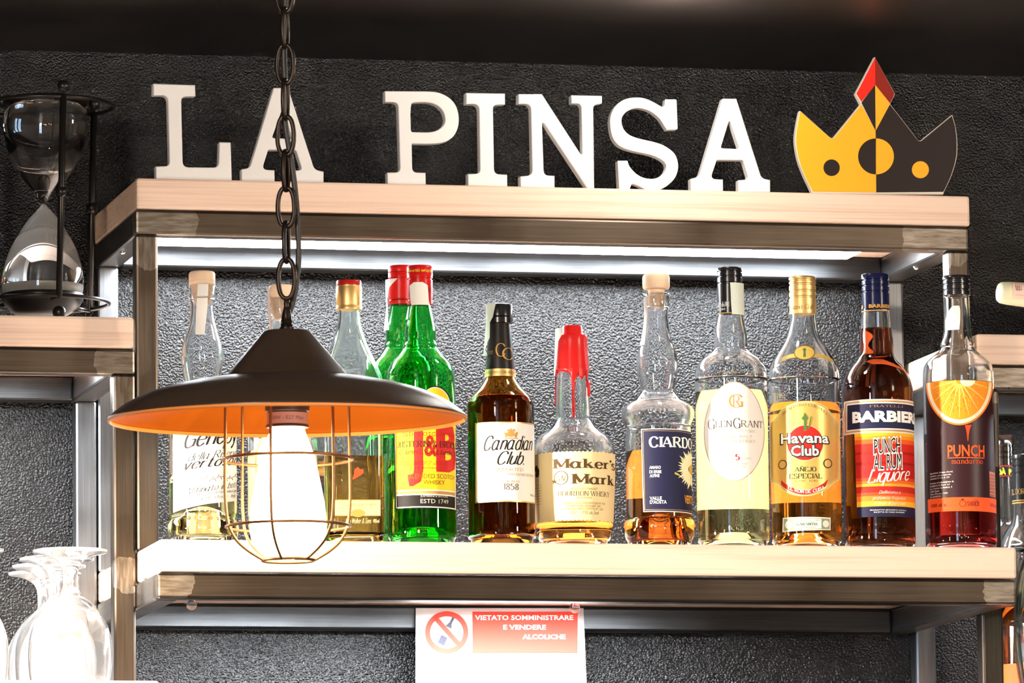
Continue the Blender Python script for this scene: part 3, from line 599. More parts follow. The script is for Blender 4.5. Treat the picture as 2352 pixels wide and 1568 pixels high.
# -- 3 square whisky bottle
def square_bottle():
    base_x, Y = 806, -S_+.05
    P = at(base_x, 1245, Y); k = scale_at(Vector((P.x, Y, ZS))); root = thing('whisky_bottle', 'square clear whisky bottle with gold and red screw cap, right of the lamp bulb', 'bottle', (P.x, Y, ZS), 'bottles on the long pine shelf')
    zr_ = lambda y: at(803, y, Y).z
    half = .0325; N = 48
    def loop(bm, r, z, n):                    # n=2 circle ... 9 rounded square
        vs = []
        for i in range(N):
            a = 2*PI*(i+.5)/N; c, s = math.cos(a), math.sin(a); g = (abs(c)**n+abs(s)**n)**(-1/n)
            vs.append(bm.verts.new((P.x+r*g*c, Y+r*g*s, z)))
        return vs
    secs = [(.029, ZS+.0003, 9), (.0322, ZS+.004, 9), (half, ZS+.012, 10), (half, zr_(985), 10), (half, zr_(900), 9), (.0322, zr_(872), 7), (.0305, zr_(855), 5), (.0275, zr_(835), 3.6), (.0235, zr_(812), 2.8), (.0195, zr_(790), 2.3), (.0155, zr_(765), 2), (.0128, zr_(742), 2), (.0118, zr_(715), 2), (.0118, zr_(700), 2)]
    def shell(secs_, close):
        bm = bmesh.new(); R_ = [loop(bm, *q) for q in secs_]
        for a, c in zip(R_, R_[1:]):
            for i in range(N): bm.faces.new((a[i], a[(i+1) % N], c[(i+1) % N], c[i]))
        bm.faces.new(R_[0][::-1]); 
        if close: bm.faces.new(R_[-1])
        return bm, R_
    w_ = .003; inn = [(r-w_, (z if i > 1 else ZS+.009+i*.003), n) for i, (r, z, n) in enumerate(secs)]
    bm = bmesh.new(); R_ = [loop(bm, *q) for q in secs+inn[::-1]]
    for a, c in zip(R_, R_[1:]):
        for i in range(N): bm.faces.new((a[i], a[(i+1) % N], c[(i+1) % N], c[i]))
    bm.faces.new(R_[0][::-1]); bm.faces.new(R_[-1]); bmesh.ops.recalc_face_normals(bm, faces=bm.faces)
    shade(link('glass_body', bm, GLASSD, root), .9)
    zl_ = zr_(1052); lq = [(r-w_+.0003, (z if i > 1 else ZS+.0087+i*.003), n) for i, (r, z, n) in enumerate(secs) if z < zl_]+[(half-w_+.0003, zl_, 10)]
    bm, _ = shell(lq, True); bmesh.ops.recalc_face_normals(bm, faces=bm.faces); shade(link('liquid', bm, WHISK, root), .9)
    def L_(y): return zr_(y)
    prof = [(.0145, L_(712)), (.0145, L_(706)), (.0140, L_(704)), (.0143, L_(700)), (.0143, L_(662)), (.0139, L_(660)), (.0139, L_(657))]
    bm = lathe([(0, prof[0][1])]+prof+[(0, prof[-1][1])], P.x, Y, 40); shade(link('screw_cap', bm, GOLD, root, label='gold screw cap'))
    bm = lathe([(0, L_(657)), (.0138, L_(657)), (.0138, L_(648)), (.0130, L_(645)), (0, L_(644))], P.x, Y, 40); shade(link('cap_top', bm, LM('red_cap', (170, 30, 22), .3), root, label='ribbed red rim on the cap'))
    yf = Y-half-.0004
    Q = lambda x, y, lay=0: at(x, y, yf-.0001*lay)
    bm = bmesh.new()
    def poly(pts, mi, lay=0):
        f = bm.faces.new([bm.verts.new(Q(x, y, lay)) for x, y in pts]); f.material_index = mi
    poly(rect(769, 874, 1149, 1183), 0); poly(rect(769, 874, 1147, 1149), 1, 1); poly(rect(769, 874, 1183, 1184.5), 1, 1); poly(oval(822, 1178, 16, 9), 1, 2)
    lab = link('front_label', bm, [LM('beige_label', (205, 185, 135)), GOLDI], root, False)
    bm = bmesh.new(); poly([(809, 1100), (813, 1089), (814, 1078), (822, 1072), (828, 1078), (833, 1077), (836, 1083), (831, 1089), (825, 1093), (818, 1097), (814, 1100)], 0)
    link('red_figure_mark', bm, LM('orange_red_print', (235, 70, 35)), root, False)
    bm = bmesh.new()
    for it in [('serif', 'ESTABLISHED 1820', 785, 863, 1162, 1156, 0), ('thin', 'JOHNNIE WALKER & SONS KILMARNOCK SCOTLAND', 776, 868, 1168, 1165.5, 0), ('script', 'John Walker & Sons', 792, 853, 1201, 1190, 1), ('sans', '40%vol', 857, 871, 1200, 1191, 1)]:
        v, f = text2d(it[0], it[1], it[2], it[3], it[4], it[5])
        vs = [bm.verts.new(Q(p[0], p[1], 3)) for p in v]
        for q in f:
            try: g = bm.faces.new([vs[i] for i in q]); g.material_index = it[6]
            except ValueError: pass
    link('lettering', bm, [GOLDI, CREAM], lab, False)
square_bottle()

# -- 4, 5 green whisky bottles
def green_bottle(label, x, Y, rear=False):
    b = Bottle('whisky_bottle', label, x, Y,
        [(1239, 75), (1230, 79), (1180, 79), (1000, 79), (885, 79), (862, 78), (846, 74), (832, 66), (820, 55), (808, 45), (800, 40), (794, 40), (785, 37), (760, 36), (735, 31), (710, 26), (698, 25), (690, 28)])
    b.glassbody(GREENG, punt=.014); b.liquid(1065 if not rear else 1000, tint('whisky_in_green_glass', (.75, .85, .30)))
    o = b.part('screw_cap', cap_prof(700, 625, 29.5, (690, 642)), LM('red_cap_enamel', (196, 26, 24), .3), 'red screw cap')
    b.part('cap_top', [(626, 29.7), (620, 29.7), (614, 29), (611, 26)], LM('red_cap_enamel', (196, 26, 24), .3), 'red cap crown with gold band')
    b.texts('cap_lettering', [('sansb', 'IMPORTED IMPORTED', 940, 990, 624, 619, 0), ('script', 'Justerini & Brooks', 940, 988, 680, 668, 1, .2)] , [LM('yellow_ink', (230, 190, 40)), INK], .0017, b.root)
    return b
Yf = fq(.036)
bf = green_bottle('front green whisky bottle with yellow label and red cap, right of the pendant lamp', 970, Yf)
bf.polys('shoulder_label', [(0, 0, oval(1000, 926, 36, 41)), (2, 1, oval(1000, 926, 33, 38)), (1, 2, oval(1000, 926, 31, 36))], [INK, LM('yellow_label', (246, 205, 30)), PAPER], .0004)
yl = LM('yellow_label', (246, 205, 30))
lb = bf.polys('front_label', [(1, 0, [(904, 935), (1046, 935), (1048, 1168), (909, 1166)]), (2, 1, [(906, 937), (1045, 937), (1046, 1166), (911, 1164)]), (0, 2, [(908, 939), (1044, 939), (1044, 1124), (912, 1123)]),
    (3, 2, [(912, 1126), (1044, 1127), (1044, 1134), (912, 1133)]), (1, 2, [(912, 1136), (1044, 1137), (1044, 1163), (913, 1162)])], [yl, INK, PAPER, GOLDI], .0004)
bf.texts('lettering', [('sansx', 'J', 936, 972, 1077, 975, 0, 0, 0, 0), ('sansx', 'B', 1001, 1045, 1075, 968, 0, 0, 0, 0), ('sansb', '&', 974, 1004, 1046, 996, 0, 0, 0, 1),
    ('sans', 'OLD SCOTCH WHISKY', 924, 1043, 1001, 991, 3, .0, 0, 2), ('serifc', 'JUSTERINI & BROOKS', 913, 1047, 1026, 1012, 1, 0, 0, 3), ('script', "St. James's Street, London, SW", 914, 1046, 1042, 1031, 1, 0, 0, 3),
    ('sans', 'KING GEORGE IV   QUEEN VICTORIA', 927, 1044, 1062, 1058, 3, 0, 0, 3), ('sans', 'KING WILLIAM IV   KING EDWARD VII', 927, 1042, 1067, 1063, 3, 0, 0, 3), ('sans', 'THE PRINCE OF WALES', 950, 1030, 1076, 1072, 3, 0, 0, 3),
    ('sans', 'BLENDED SCOTCH', 940, 1041, 1098, 1087, 2, 0, 0, 3), ('sans', 'WHISKY', 972, 1020, 1112, 1101, 2, 0, 0, 3), ('sans', '1 Litro e', 914, 946, 1122, 1113, 2, 0, 0, 3), ('sans', 'JUSTERINI & BROOKS', 966, 1027, 1141, 1137, 4, 0, 0, 3), ('sans', 'ESTD 1749', 966, 1028, 1155, 1145, 4, 0, 0, 3)],
    [REDI, INK, LM('olive_ink', (120, 85, 20)), REDI, LM('silver_ink', (215, 205, 185))], .0007, lb)
bf.texts('embossed_letters', [('serif', 'J&B', 966, 998, 839, 822, 0, 0, 0, 2)], [GREENG], .0004, bf.root)
strip(bf, [(648, 952, 970), (655, 944, 980), (690, 946, 982), (700, 948, 984)], 'torn white paper scrap on the red cap', PAPER, .0022)
strip(bf, [(702, 926, 942), (716, 924, 941), (731, 930, 940)], 'torn paper scrap on the neck', PALEG, .0016)
br = green_bottle('rear green whisky bottle, half hidden behind the front green one', 926, Yf+.097, True)
strip(br, [(640, 893, 915), (660, 890, 900), (690, 889, 897), (757, 889, 899)], 'long white paper strip hanging down the left of the cap', PAPER, .004)

# -- 6 brown whisky bottle with white script label
b = Bottle('whisky_bottle', 'brown whisky bottle with white script label and black neck sleeve', 1153, fq(.036),
    [(1240, 72), (1230, 77), (1215, 77), (1000, 77), (935, 77), (922, 74), (908, 65), (893, 51), (880, 41), (868, 35), (850, 33.5), (800, 29), (745, 24), (735, 24)])
b.glassbody(BROWNG); b.liquid(905, COLA)
b.back_label(985, 1120, 65, LM('yellow_red_back_label', (235, 190, 60)))
b.part('neck_sleeve', [(863, 34.3), (845, 33.6), (800, 29.8), (744, 25)], LM('black_sleeve', (30, 27, 26), .35), 'black neck sleeve')
b.part('screw_cap', [(743, 30.5), (731, 30.5), (729, 27), (727, 30), (703, 30), (700, 28), (699, 24)], BLK, 'black plastic cap')
b.polys('gold_band', [(0, 0, rect(1112, 1190, 846, 863))], [mat('gold_foil', 0)], .0009)
b.texts('neck_lettering', [('serif', 'C', 1139, 1160, 818, 789, 0), ('serif', 'C', 1153, 1175, 825, 799, 0), ('serif', 'EST.', 1124, 1135, 812, 805, 0), ('serif', 'CANADIAN CLUB WHISKY', 1119, 1181, 857, 851, 1)], [GOLDI, INK], .0013, b.root)
lb = b.polys('front_label', [(1, 0, rect(1092, 1229, 968, 1152)), (0, 1, rect(1095, 1228, 971, 1149))], [PAPER, mat('gold_foil', 0)], .0004)
b.texts('lettering', [('scriptb', 'Canadian', 1112, 1222, 1033, 1001, 0, .02), ('scriptb', 'Club.', 1142, 1203, 1066, 1037, 0, .02), ('serif', 'IMPORTED', 1142, 1201, 1081, 1074, 1), ('serif', 'BLENDED CANADIAN WHISKY', 1107, 1226, 1091.5, 1085.5, 1),
    ('serif', 'ORIGINAL', 1148, 1195, 1107, 1102.5, 1), ('serifb', '1858', 1156, 1191, 1124, 1110, 2), ('sans', '40% alc./vol.', 1101, 1133, 1136, 1131, 2), ('sans', '700 ml', 1216, 1227, 1136, 1131, 2)], [INK, LM('brown_gold_ink', (170, 120, 60)), GREY], .00065, lb)
em = [(0, 0, oval(1173, 996, 9, 7)), (0, 1, [(1160, 1004), (1158, 992), (1163, 994), (1165, 1004)]), (0, 1, [(1181, 1004), (1184, 992), (1189, 991), (1186, 1004)]), (0, 2, [(1164, 990), (1166, 984), (1170, 988), (1173, 982), (1177, 988), (1181, 984), (1183, 990)]), (0, 1, rect(1158, 1189, 1005, 1007))]
b.polys('crest', em, [GOLDI], .0007, lb)
strip(b, [(697, 1117, 1141), (708, 1117, 1139), (728, 1118, 1136), (740, 1113, 1131), (775, 1107, 1130), (800, 1106, 1122), (815, 1112, 1126)], off=.004)

# -- 7 bourbon bottle with red dripping wax
b = Bottle('bourbon_bottle', 'squat bourbon bottle with red dripping wax top and cream label', 1320, fq(.047),
    [(1244, 76), (1238, 83), (1215, 88), (1190, 91), (1120, 95), (1055, 96), (1035, 95), (1020, 90), (1006, 82), (994, 68), (984, 56), (974, 47), (962, 41), (940, 39.5), (870, 37), (780, 33), (775, 32)])
b.glassbody(GLASS, wall=.003); b.liquid(1196, BRN)
b.back_label(1060, 1170, 55)
WAX = LM('red_wax', (205, 32, 30), .28)
b.part('wax_cap', [(850, 38), (845, 37.6), (800, 35), (785, 34), (775, 35.5), (771, 34), (770, 26), (768, 25), (766, 24.5), (753, 24), (749, 22)], WAX, 'red wax seal')
drip = [(1276, 845), (1277, 862), (1281, 857), (1286, 852), (1292, 850), (1300, 853), (1307, 857), (1311, 862), (1313, 876), (1314, 900), (1314, 940), (1316, 960), (1320, 960), (1321, 940), (1320, 900), (1321, 876), (1325, 862), (1331, 864), (1335, 872), (1339, 864), (1342, 858), (1345, 872), (1349, 845)]
dm = [(0, 0, drip), (0, 0, [(1273, 855), (1271, 870), (1270, 920), (1273, 926), (1276, 920), (1276, 872), (1279, 855)]), (0, 0, [(1347, 870), (1348, 908), (1352, 908), (1352, 872)])]
o = b.polys('wax_drip', dm, [WAX], .0012); md = o.modifiers.new('thickness', 'SOLIDIFY'); md.thickness = .0014; md.offset = 0
def wavy(x0, x1, y0, y1):
    p = []
    n = 40
    for i in range(n+1): p.append((x0+(x1-x0)*i/n, y0+(1.2 if i % 2 else -1.2)))
    for i in range(n+1): p.append((x1-(x1-x0)*i/n, y1+(1.2 if i % 2 else -1.2)))
    return p
lb = b.polys('front_label', [(0, 0, wavy(1227, 1414, 1036, 1194))], [CREAM], .0004)
b.texts('lettering', [('serifb', "Maker's", 1270, 1411, 1074, 1053, 0), ('serifb', 'Mark.', 1312, 1410, 1110, 1088, 0), ('thin', 'S IV', 1279, 1300, 1103, 1091, 0), ('sans', 'KENTUCKY STRAIGHT', 1311, 1372, 1124, 1119, 1), ('serif', 'BOURBON WHISKY', 1282, 1399, 1138, 1127, 0), ('sans', 'HANDMADE', 1324, 1359, 1144, 1140, 1),
    ('sans', 'DISTILLED, AGED AND BOTTLED BY THE', 1294, 1388, 1157, 1152, 1), ('sans', "MAKER'S MARK DISTILLERY, INC.", 1302, 1380, 1163.5, 1158.5, 1), ('sans', 'STAR HILL FARM, LORETTO, KY. USA', 1298, 1384, 1170, 1165, 1), ('thin', '70cl', 1309, 1323, 1180, 1172, 0), ('thin', '45% alc./vol', 1336, 1374, 1180, 1172, 0),
    ]+[('sans', t, 1230, 1245, 1110+i*6.2, 1107+i*6.2, 1) for i, t in enumerate(['truly in the', 'sense of', 'the finest', 'that we', 'could find', 'and which', 'has made it', 'so smooth'])], [LM('dark_brown_ink', (80, 58, 30)), LM('tan_ink', (165, 130, 80))], .00065, lb)
def hoop(cx, cy, r, wd, n=30): return [(0, 0, [(cx+(r)*math.cos(2*PI*i/n), cy+(r)*math.sin(2*PI*i/n)), (cx+(r)*math.cos(2*PI*(i+1)/n), cy+r*math.sin(2*PI*(i+1)/n)), (cx+(r-wd)*math.cos(2*PI*(i+1)/n), cy+(r-wd)*math.sin(2*PI*(i+1)/n)), (cx+(r-wd)*math.cos(2*PI*i/n), cy+(r-wd)*math.sin(2*PI*i/n))]) for i in range(n)]
star = [(0, 0, [(1274+(6 if i % 2 == 0 else 2.6)*math.sin(i*PI/5), 1104-(6 if i % 2 == 0 else 2.6)*math.cos(i*PI/5)) for i in range(10)])]
b.polys('round_seal', hoop(1289, 1096, 16, 1.4)+star+[(0, 0, oval(1235+2*math.cos(i*1.9), 1077+10*math.sin(i*2.3), 3.5, 4, 9)) for i in range(9)], [LM('dark_brown_ink', 0)], .0007, lb)
strip(b, [(752, 1280, 1296), (770, 1276, 1294), (782, 1276, 1288), (835, 1275, 1284), (860, 1274, 1281)], off=.0035)
strip(b, [(808, 1350, 1358), (815, 1349, 1361), (822, 1349, 1355)], 'torn scrap of tax stamp', off=.005)

# -- 8 amaro bottle, navy label
b = Bottle('amaro_bottle', 'clear bottle with bulging neck, wood stopper and navy label with pale sunburst flower', 1515, fq(.039),
    [(1244, 74), (1232, 80), (1215, 84), (1203, 82), (1192, 77), (1180, 76), (1000, 75.5), (978, 76), (965, 81), (955, 84), (942, 83), (930, 73), (918, 55), (905, 42), (895, 39), (879, 42), (858, 46), (834, 47.5), (812, 45), (790, 37), (765, 31), (735, 27), (712, 26.5), (706, 29), (703, 30), (678, 30.5), (674, 28)])
b.glassbody(GLASS, punt=.032); b.liquid(1031, ORL)
b.back_label(1050, 1140, 60)
b.part('stopper', [(706, 18), (690, 20), (680, 20), (679, 18.5), (666, 18.5), (664, 29), (659, 31.5), (638, 31.5), (633, 30), (631, 27)], CORK, 'wide pale wood stopper')
lb = b.polys('front_label', [(1, 0, [(1473, 983), (1600, 985), (1600, 1176), (1478, 1174)]), (0, 1, [(1475, 985), (1600, 987), (1600, 1174), (1480, 1172)]), (2, 2, [(1477.5, 987.5), (1600, 990), (1600, 1171), (1481.5, 1169.5)]), (0, 3, [(1478.5, 988.5), (1600, 991), (1600, 1170), (1482.5, 1168.5)])],
    [NAVY, PAPER, LM('bronze_ink', (190, 150, 100))], .0004)
b.texts('lettering', [('serifb', 'CIARDO', 1491, 1596, 1026, 1003, 0), ('sansb', 'AMARO', 1492, 1518, 1076, 1069, 0), ('sansb', 'DI ERBE', 1492, 1519, 1086, 1079, 0), ('sansb', 'ALPINE', 1493, 1515, 1095, 1088, 0), ('thin', '-', 1493, 1520, 1098.3, 1095.8, 0),
    ('sansb', 'VALLE', 1493, 1520, 1147, 1139.5, 0), ('sansb', "D'AOSTA", 1493.5, 1531, 1156, 1148, 0), ('sansb', 'VERTO', 1571, 1599, 1153, 1134, 1)], [WHITE, LM('yellow_orange_ink', (238, 160, 40))], .0009, lb)
fl = []
for i in range(40):
    a = 2*PI*i/40; r0, r1 = 10, 33+4*math.sin(i*2.7); X, Y_ = 1589, 1074
    if X+r1*math.cos(a) > 1598: continue
    c, s_ = math.cos(a), math.sin(a); fl.append((0, i % 3, [(X+r0*c-1.6*s_, Y_+r0*s_+1.6*c), (X+r1*.7*c-2.7*s_, Y_+1.35*(r1*.7*s_)+2.7*c), (X+r1*c, Y_+1.35*r1*s_), (X+r1*.7*c+2.7*s_, Y_+1.35*(r1*.7*s_)-2.7*c), (X+r0*c+1.6*s_, Y_+r0*s_-1.6*c)]))
fl += [(1, 4, oval(1589, 1074, 9, 13)), (2, 0, [(1549, 1088), (1558, 1091), (1570, 1100), (1566, 1094), (1556, 1086), (1549, 1083)]), (2, 0, [(1563, 1052), (1568, 1064), (1574, 1070), (1570, 1058), (1566, 1048)])]
b.polys('flower_drawing', fl, [LM('pale_petal_print', (245, 236, 190)), LM('flower_heart_print', (200, 170, 70)), LM('leaf_print', (215, 205, 90))], .0009, lb)
strip(b, [(680, 1480, 1487), (720, 1478, 1489), (790, 1470, 1482)], 'clear sealing strip on the neck', PALEG)

# -- 9 single malt, oval white label
b = Bottle('whisky_bottle', 'clear whisky bottle with large white oval label and tall black cap', 1685, fq(.039),
    [(1245, 78), (1235, 83), (1150, 83.5), (900, 83.5), (870, 83.5), (852, 82), (838, 76), (826, 67), (815, 52), (808, 43), (802, 39), (795, 39), (768, 37.5), (745, 33), (726, 29.5), (712, 28.5), (700, 28)])
b.glassbody(GLASS); b.liquid(893, YELL)
b.back_label(905, 1165, 80)
b.part('screw_cap', cap_prof(721, 615, 29.3, (652, 637, 626)), BLK, 'tall glossy black screw cap')
b.texts('cap_lettering', [('serifc', 'GLEN GRANT', 1629, 1676, 703, 691, 0), ('serif', 'SPEYSIDE', 1641, 1667, 711, 707, 0)], [WHITE], .0006, b.root)
b.polys('cap_band', [(0, 0, rect(1645, 1702, 717, 718.6))], [GOLDI], .0006, b.root)
lb = b.polys('front_label', [(1, 0, oval(1686.5, 990.5, 69.5, 114.5)), (0, 1, oval(1686.5, 990.5, 67.5, 112.5))], [PAPER, LM('grey_gold_ink', (185, 160, 130))], .0004)
b.texts('lettering', [('serif', 'G', 1627, 1642, 983, 960, 0), ('serif', 'LEN', 1643, 1682, 980, 965, 0), ('serif', 'G', 1684, 1700, 983, 960, 0), ('serif', 'RANT', 1701, 1750, 980, 965, 0), ('serif', 'ROTHES SPEYSIDE', 1648, 1734, 992, 986.5, 1), ('serif', 'SINGLE MALT', 1656, 1727, 1005, 998.5, 1), ('serif', 'SCOTCH WHISKY', 1647, 1735, 1016, 1009, 1),
    ('serif', 'AGED', 1664, 1686, 1054, 1049.5, 1), ('serifb', '5', 1689, 1699, 1056, 1043, 2), ('serif', 'YEARS', 1702, 1725, 1054, 1049.5, 1), ('serif', 'G', 1674, 1706, 935, 906, 3), ('serif', 'R', 1682, 1702, 933, 909, 3, 0, 0, 1),
    ('script', 'Delightfully Smooth,', 1669, 1717, 1066, 1062, 1), ('script', 'Floral and Fruity', 1674, 1714, 1073, 1069, 1), ('thin', '-', 1661, 1727, 1060, 1058, 1), ('thin', '-', 1700, 1727, 1044, 1042, 1)],
    [LM('brown_black_ink', (62, 48, 38)), LM('grey_gold_ink', 0), REDI, GOLDI], .0007, lb)
strip(b, [(649, 1677, 1706), (670, 1678, 1707), (700, 1679, 1706), (722, 1681, 1709)], off=.0022)

# -- 10 rum bottle, gold label
b = Bottle('rum_bottle', 'rum bottle with gold cap, gold label with round red emblem and small green banknote label', 1853, fq(.039),
    [(1246, 77), (1236, 81.5), (1150, 82), (900, 82), (872, 82), (852, 80), (832, 73), (811, 60), (795, 49), (780, 41), (765, 36), (745, 32), (728, 31), (700, 30.5)])
b.glassbody(GLASS); b.liquid(921, AMBER)
b.back_label(945, 1150, 72)
b.part('screw_cap', cap_prof(722, 636, 31.3, (704-20, 670, 655, 646)), GOLD, 'ridged gold screw cap')
b.texts('cap_lettering', [('script', 'Havana Club', 1814, 1867, 710, 699, 0, .02)], [BROWNI], .0006, b.root)
b.polys('neck_label', [(0, 0, [(1797, 818), (1812, 813), (1850, 810), (1890, 813), (1912, 822), (1916, 831), (1890, 822), (1850, 819), (1812, 822), (1793, 829)]), (1, 1, oval(1848, 810, 24, 17)), (0, 2, oval(1848, 810, 22, 15)), (2, 3, [(1845, 820), (1846, 806), (1843, 803), (1848, 799), (1852, 803), (1850, 806), (1851, 820)])], [LM('olive_gold_label', (196, 166, 84)), LM('dark_olive_ink', (110, 90, 35)), GREENI], .0004)
out = smooth_pts([(1765, 970), (1768, 966), (1778, 960), (1786, 950), (1793, 940), (1806, 931), (1826, 924), (1849, 921), (1872, 923), (1890, 929), (1902, 938), (1912, 950), (1922, 958), (1928, 966)], 2)+smooth_pts([(1928, 1090), (1925, 1099), (1914, 1106), (1906, 1116), (1894, 1126), (1872, 1135), (1849, 1139), (1826, 1136), (1806, 1128), (1796, 1118), (1788, 1107), (1777, 1102), (1770, 1095), (1767, 1088)], 2)
def shrink(p, k, cx=1848, cy=1030): return [(cx+(x-cx)*(1-k/80), cy+(y-cy)*(1-k/108)) for x, y in p]
lb = b.polys('front_label', [(1, 0, out), (2, 1, shrink(out, 1.6)), (1, 2, shrink(out, 3)), (0, 3, shrink(out, 4.2))], [LM('metallic_gold_label', (214, 172, 96), .35, .25), CREAM, LM('lime_ink', (150, 160, 60))], .0003)
rib = [(1, 4, [(1796+ (i if i <= 20 else 40-i)*5.25, (1099+26*math.sin((i if i <= 20 else 40-i)/20*PI)**.8) + (0 if i <= 20 else 10.5)) for i in range(41)])]
b.polys('red_emblem', [(0, 4, oval(1849.5, 1016.5, 41.5, 41.5)), (1, 5, oval(1849.5, 1016.5, 40, 40))]+rib+[(2, 6, [(1846, 990), (1847, 966), (1841, 960), (1846, 955), (1848, 947), (1852, 953), (1856, 960), (1852, 966), (1854, 988)]), (2, 6, [(1856, 984), (1862, 956), (1864, 956), (1859, 985)]), (3, 4, oval(1799, 1064, 10, 11)), (3, 4, oval(1900, 1063, 10, 11)), (4, 5, oval(1799, 1064, 7.5, 8.5)), (4, 5, oval(1900, 1063, 7.5, 8.5))],
    [CREAM, REDI, GREENI, BROWNI, LM('metallic_gold_label', 0)], .0005, lb)
b.texts('lettering', [('sanso', 'Havana', 1793, 1904, 1017, 993, 1, 0, 0, 4), ('sansb', 'Havana', 1796, 1901, 1016, 992.5, 0, 0, 0, 6), ('sanso', 'Club', 1816, 1883, 1047, 1021, 1, 0, 0, 4), ('sansb', 'Club', 1818, 1880, 1045.5, 1021.5, 0, 0, 0, 6),
    ('serifb', 'AÑEJO', 1825, 1875, 1082, 1072, 2), ('serifb', 'ESPECIAL', 1813, 1888, 1098, 1087, 2), ('serif', 'RHUM - RUM', 1826, 1877, 1105.5, 1102, 1), ('serifb', 'EL RON DE CUBA', 1811, 1892, 1120, 1113, 0, 0, -12, 5), ('serif', 'RON PURO CUBANO', 1799, 1898, 952, 945, 1, 0, 20)]
    , [WHITE, LM('dark_ink', (50, 40, 20)), LM('dark_green_ink', (40, 62, 28))], .0007, lb)
for o_ in lb.children:
    pass
b.polys('banknote_label', [(0, 0, [(1799, 1186), (1907, 1187), (1907, 1216), (1798, 1219)]), (1, 1, [(1802, 1189), (1905, 1190), (1905, 1214), (1801, 1216)]), (0, 2, [(1822, 1191), (1886, 1191), (1886, 1213), (1822, 1214)]), (0, 2, oval(1812, 1203, 8, 9)), (0, 2, oval(1896, 1202, 7, 8))], [PAPER, LM('banknote_green_print', (150, 165, 120))], .0005)
b.texts('banknote_lettering', [('serif', 'REPUBLICA DE CUBA', 1826, 1882, 1196, 1192.5, 0), ('serifb', 'GARANTIA', 1830, 1878, 1206, 1200, 0), ('sans', 'DE ORIGEN', 1836, 1872, 1212, 1209, 0)], [GREENI], .001, b.root)

# -- 11 rum punch bottle
b = Bottle('liqueur_bottle', 'dark rum punch bottle with navy cap and red and yellow sunset label', 2021, fq(.040),
    [(1253, 77), (1243, 82), (1150, 82.3), (950, 82.3), (905, 82.3), (890, 81.5), (872, 77), (857, 69), (843, 59), (832, 49), (822, 42), (812, 39.5), (785, 38.5), (760, 36), (745, 35), (718, 32.5), (700, 31.5)])
b.glassbody(GLASS, punt=.006); b.liquid(746, DARKR)
b.part('screw_cap', cap_prof(713, 630, 32, (672, 658, 645)), LM('navy_cap', (22, 26, 62), .2), 'navy blue screw cap')
b.texts('cap_lettering', [('sansx', 'BARBIERI', 1996, 2048, 706, 698, 0), ('sansx', 'ERI', 1973.5, 1983, 706, 698, 0)], [GOLDI], .0006, b.root)
b.polys('cap_band', [(0, 0, rect(1974, 2037, 711.5, 713.5))], [GOLDI], .0006, b.root)
st = [(985, 1000, (250, 185, 40)), (1000, 1008, (248, 150, 40)), (1008, 1018, (238, 95, 35)), (1018, 1036, (215, 40, 28)), (1036, 1042, (170, 28, 24)), (1042, 1060, (205, 34, 28)), (1060, 1066, (160, 26, 24)), (1066, 1096, (196, 32, 28)), (1096, 1103, (225, 70, 30)), (1103, 1110, (240, 110, 35)), (1110, 1116, (250, 170, 45)), (1116, 1130, (200, 38, 30)), (1130, 1138, (232, 80, 35)), (1138, 1150, (244, 130, 40)), (1150, 1162, (252, 185, 50))]
msr = [NAVY]; shp = [(0, 0, [(1969, 1160), (2103, 1160), (2103, 1186), (1973, 1186)])]
for y0, y1, c in st: msr.append(LM('sunset_%d_%d_%d' % c, c)); shp.append((len(msr)-1, 1, [(1963+(y0-985)*.035, y0), (2103, y0), (2103, y1), (1963+(y1-985)*.035, y1)]))
l2 = b.polys('lower_label', shp, msr, .0004)
WHM = LM('white_ink', 0)
b.texts('lettering', [('sansx', 'PUNCH', 2006, 2069, 1043, 1005, 0, .08, 0, 0), ('sans', 'PUNCH', 2008, 2067, 1042, 1006, 1, .08, 0, 2), ('sansx', 'AL RUM', 2005, 2072, 1079, 1041, 0, .06, 0, 0), ('sans', 'AL RUM', 2007, 2070, 1078, 1042, 1, .06, 0, 2), ('scriptb', 'Liquore', 1993, 2088, 1108, 1078, 0, .08, 0, 3),
    ('script', "Dall'intenso e", 2019, 2068, 1133, 1126, 0, 0, 0, 1), ('script', 'profumata fragranza', 2004, 2079, 1146, 1139, 0, 0, 0, 1), ('script', 'a base di puro rum.', 2008, 2078, 1158, 1151, 0, 0, 0, 1), ('sans', 'PRODOTTO SECONDO ANTICA', 1999, 2080, 1172, 1169, 0, 0, 0, 1), ('sans', 'RICETTA DI CASA BARBIERI', 2008, 2076, 1177, 1174, 0, 0, 0, 1)], [WHM, INK], .0007, l2)
l1 = b.polys('upper_label', [(0, 3, rect(1940, 2103, 916, 993)), (1, 4, rect(1943, 2103, 919, 990)), (0, 5, rect(1946, 2103, 923, 986)), (2, 6, rect(1948, 2103, 926, 983))], [PAPER, LM('bronze_ink', 0), NAVY], .0004)
b.texts('lettering', [('serif', 'FRATELLI', 1998, 2072, 934.5, 929.5, 1), ('thin', '-', 1956, 1994, 933, 931.5, 1), ('thin', '-', 2076, 2100, 933, 931.5, 1), ('sansx', 'BARBIERI', 1960, 2107, 967, 943, 0, 0, 0, 1), ('thin', '-', 1952, 2100, 975, 973.5, 1)], [WHM, GOLDI], .0014, l1)

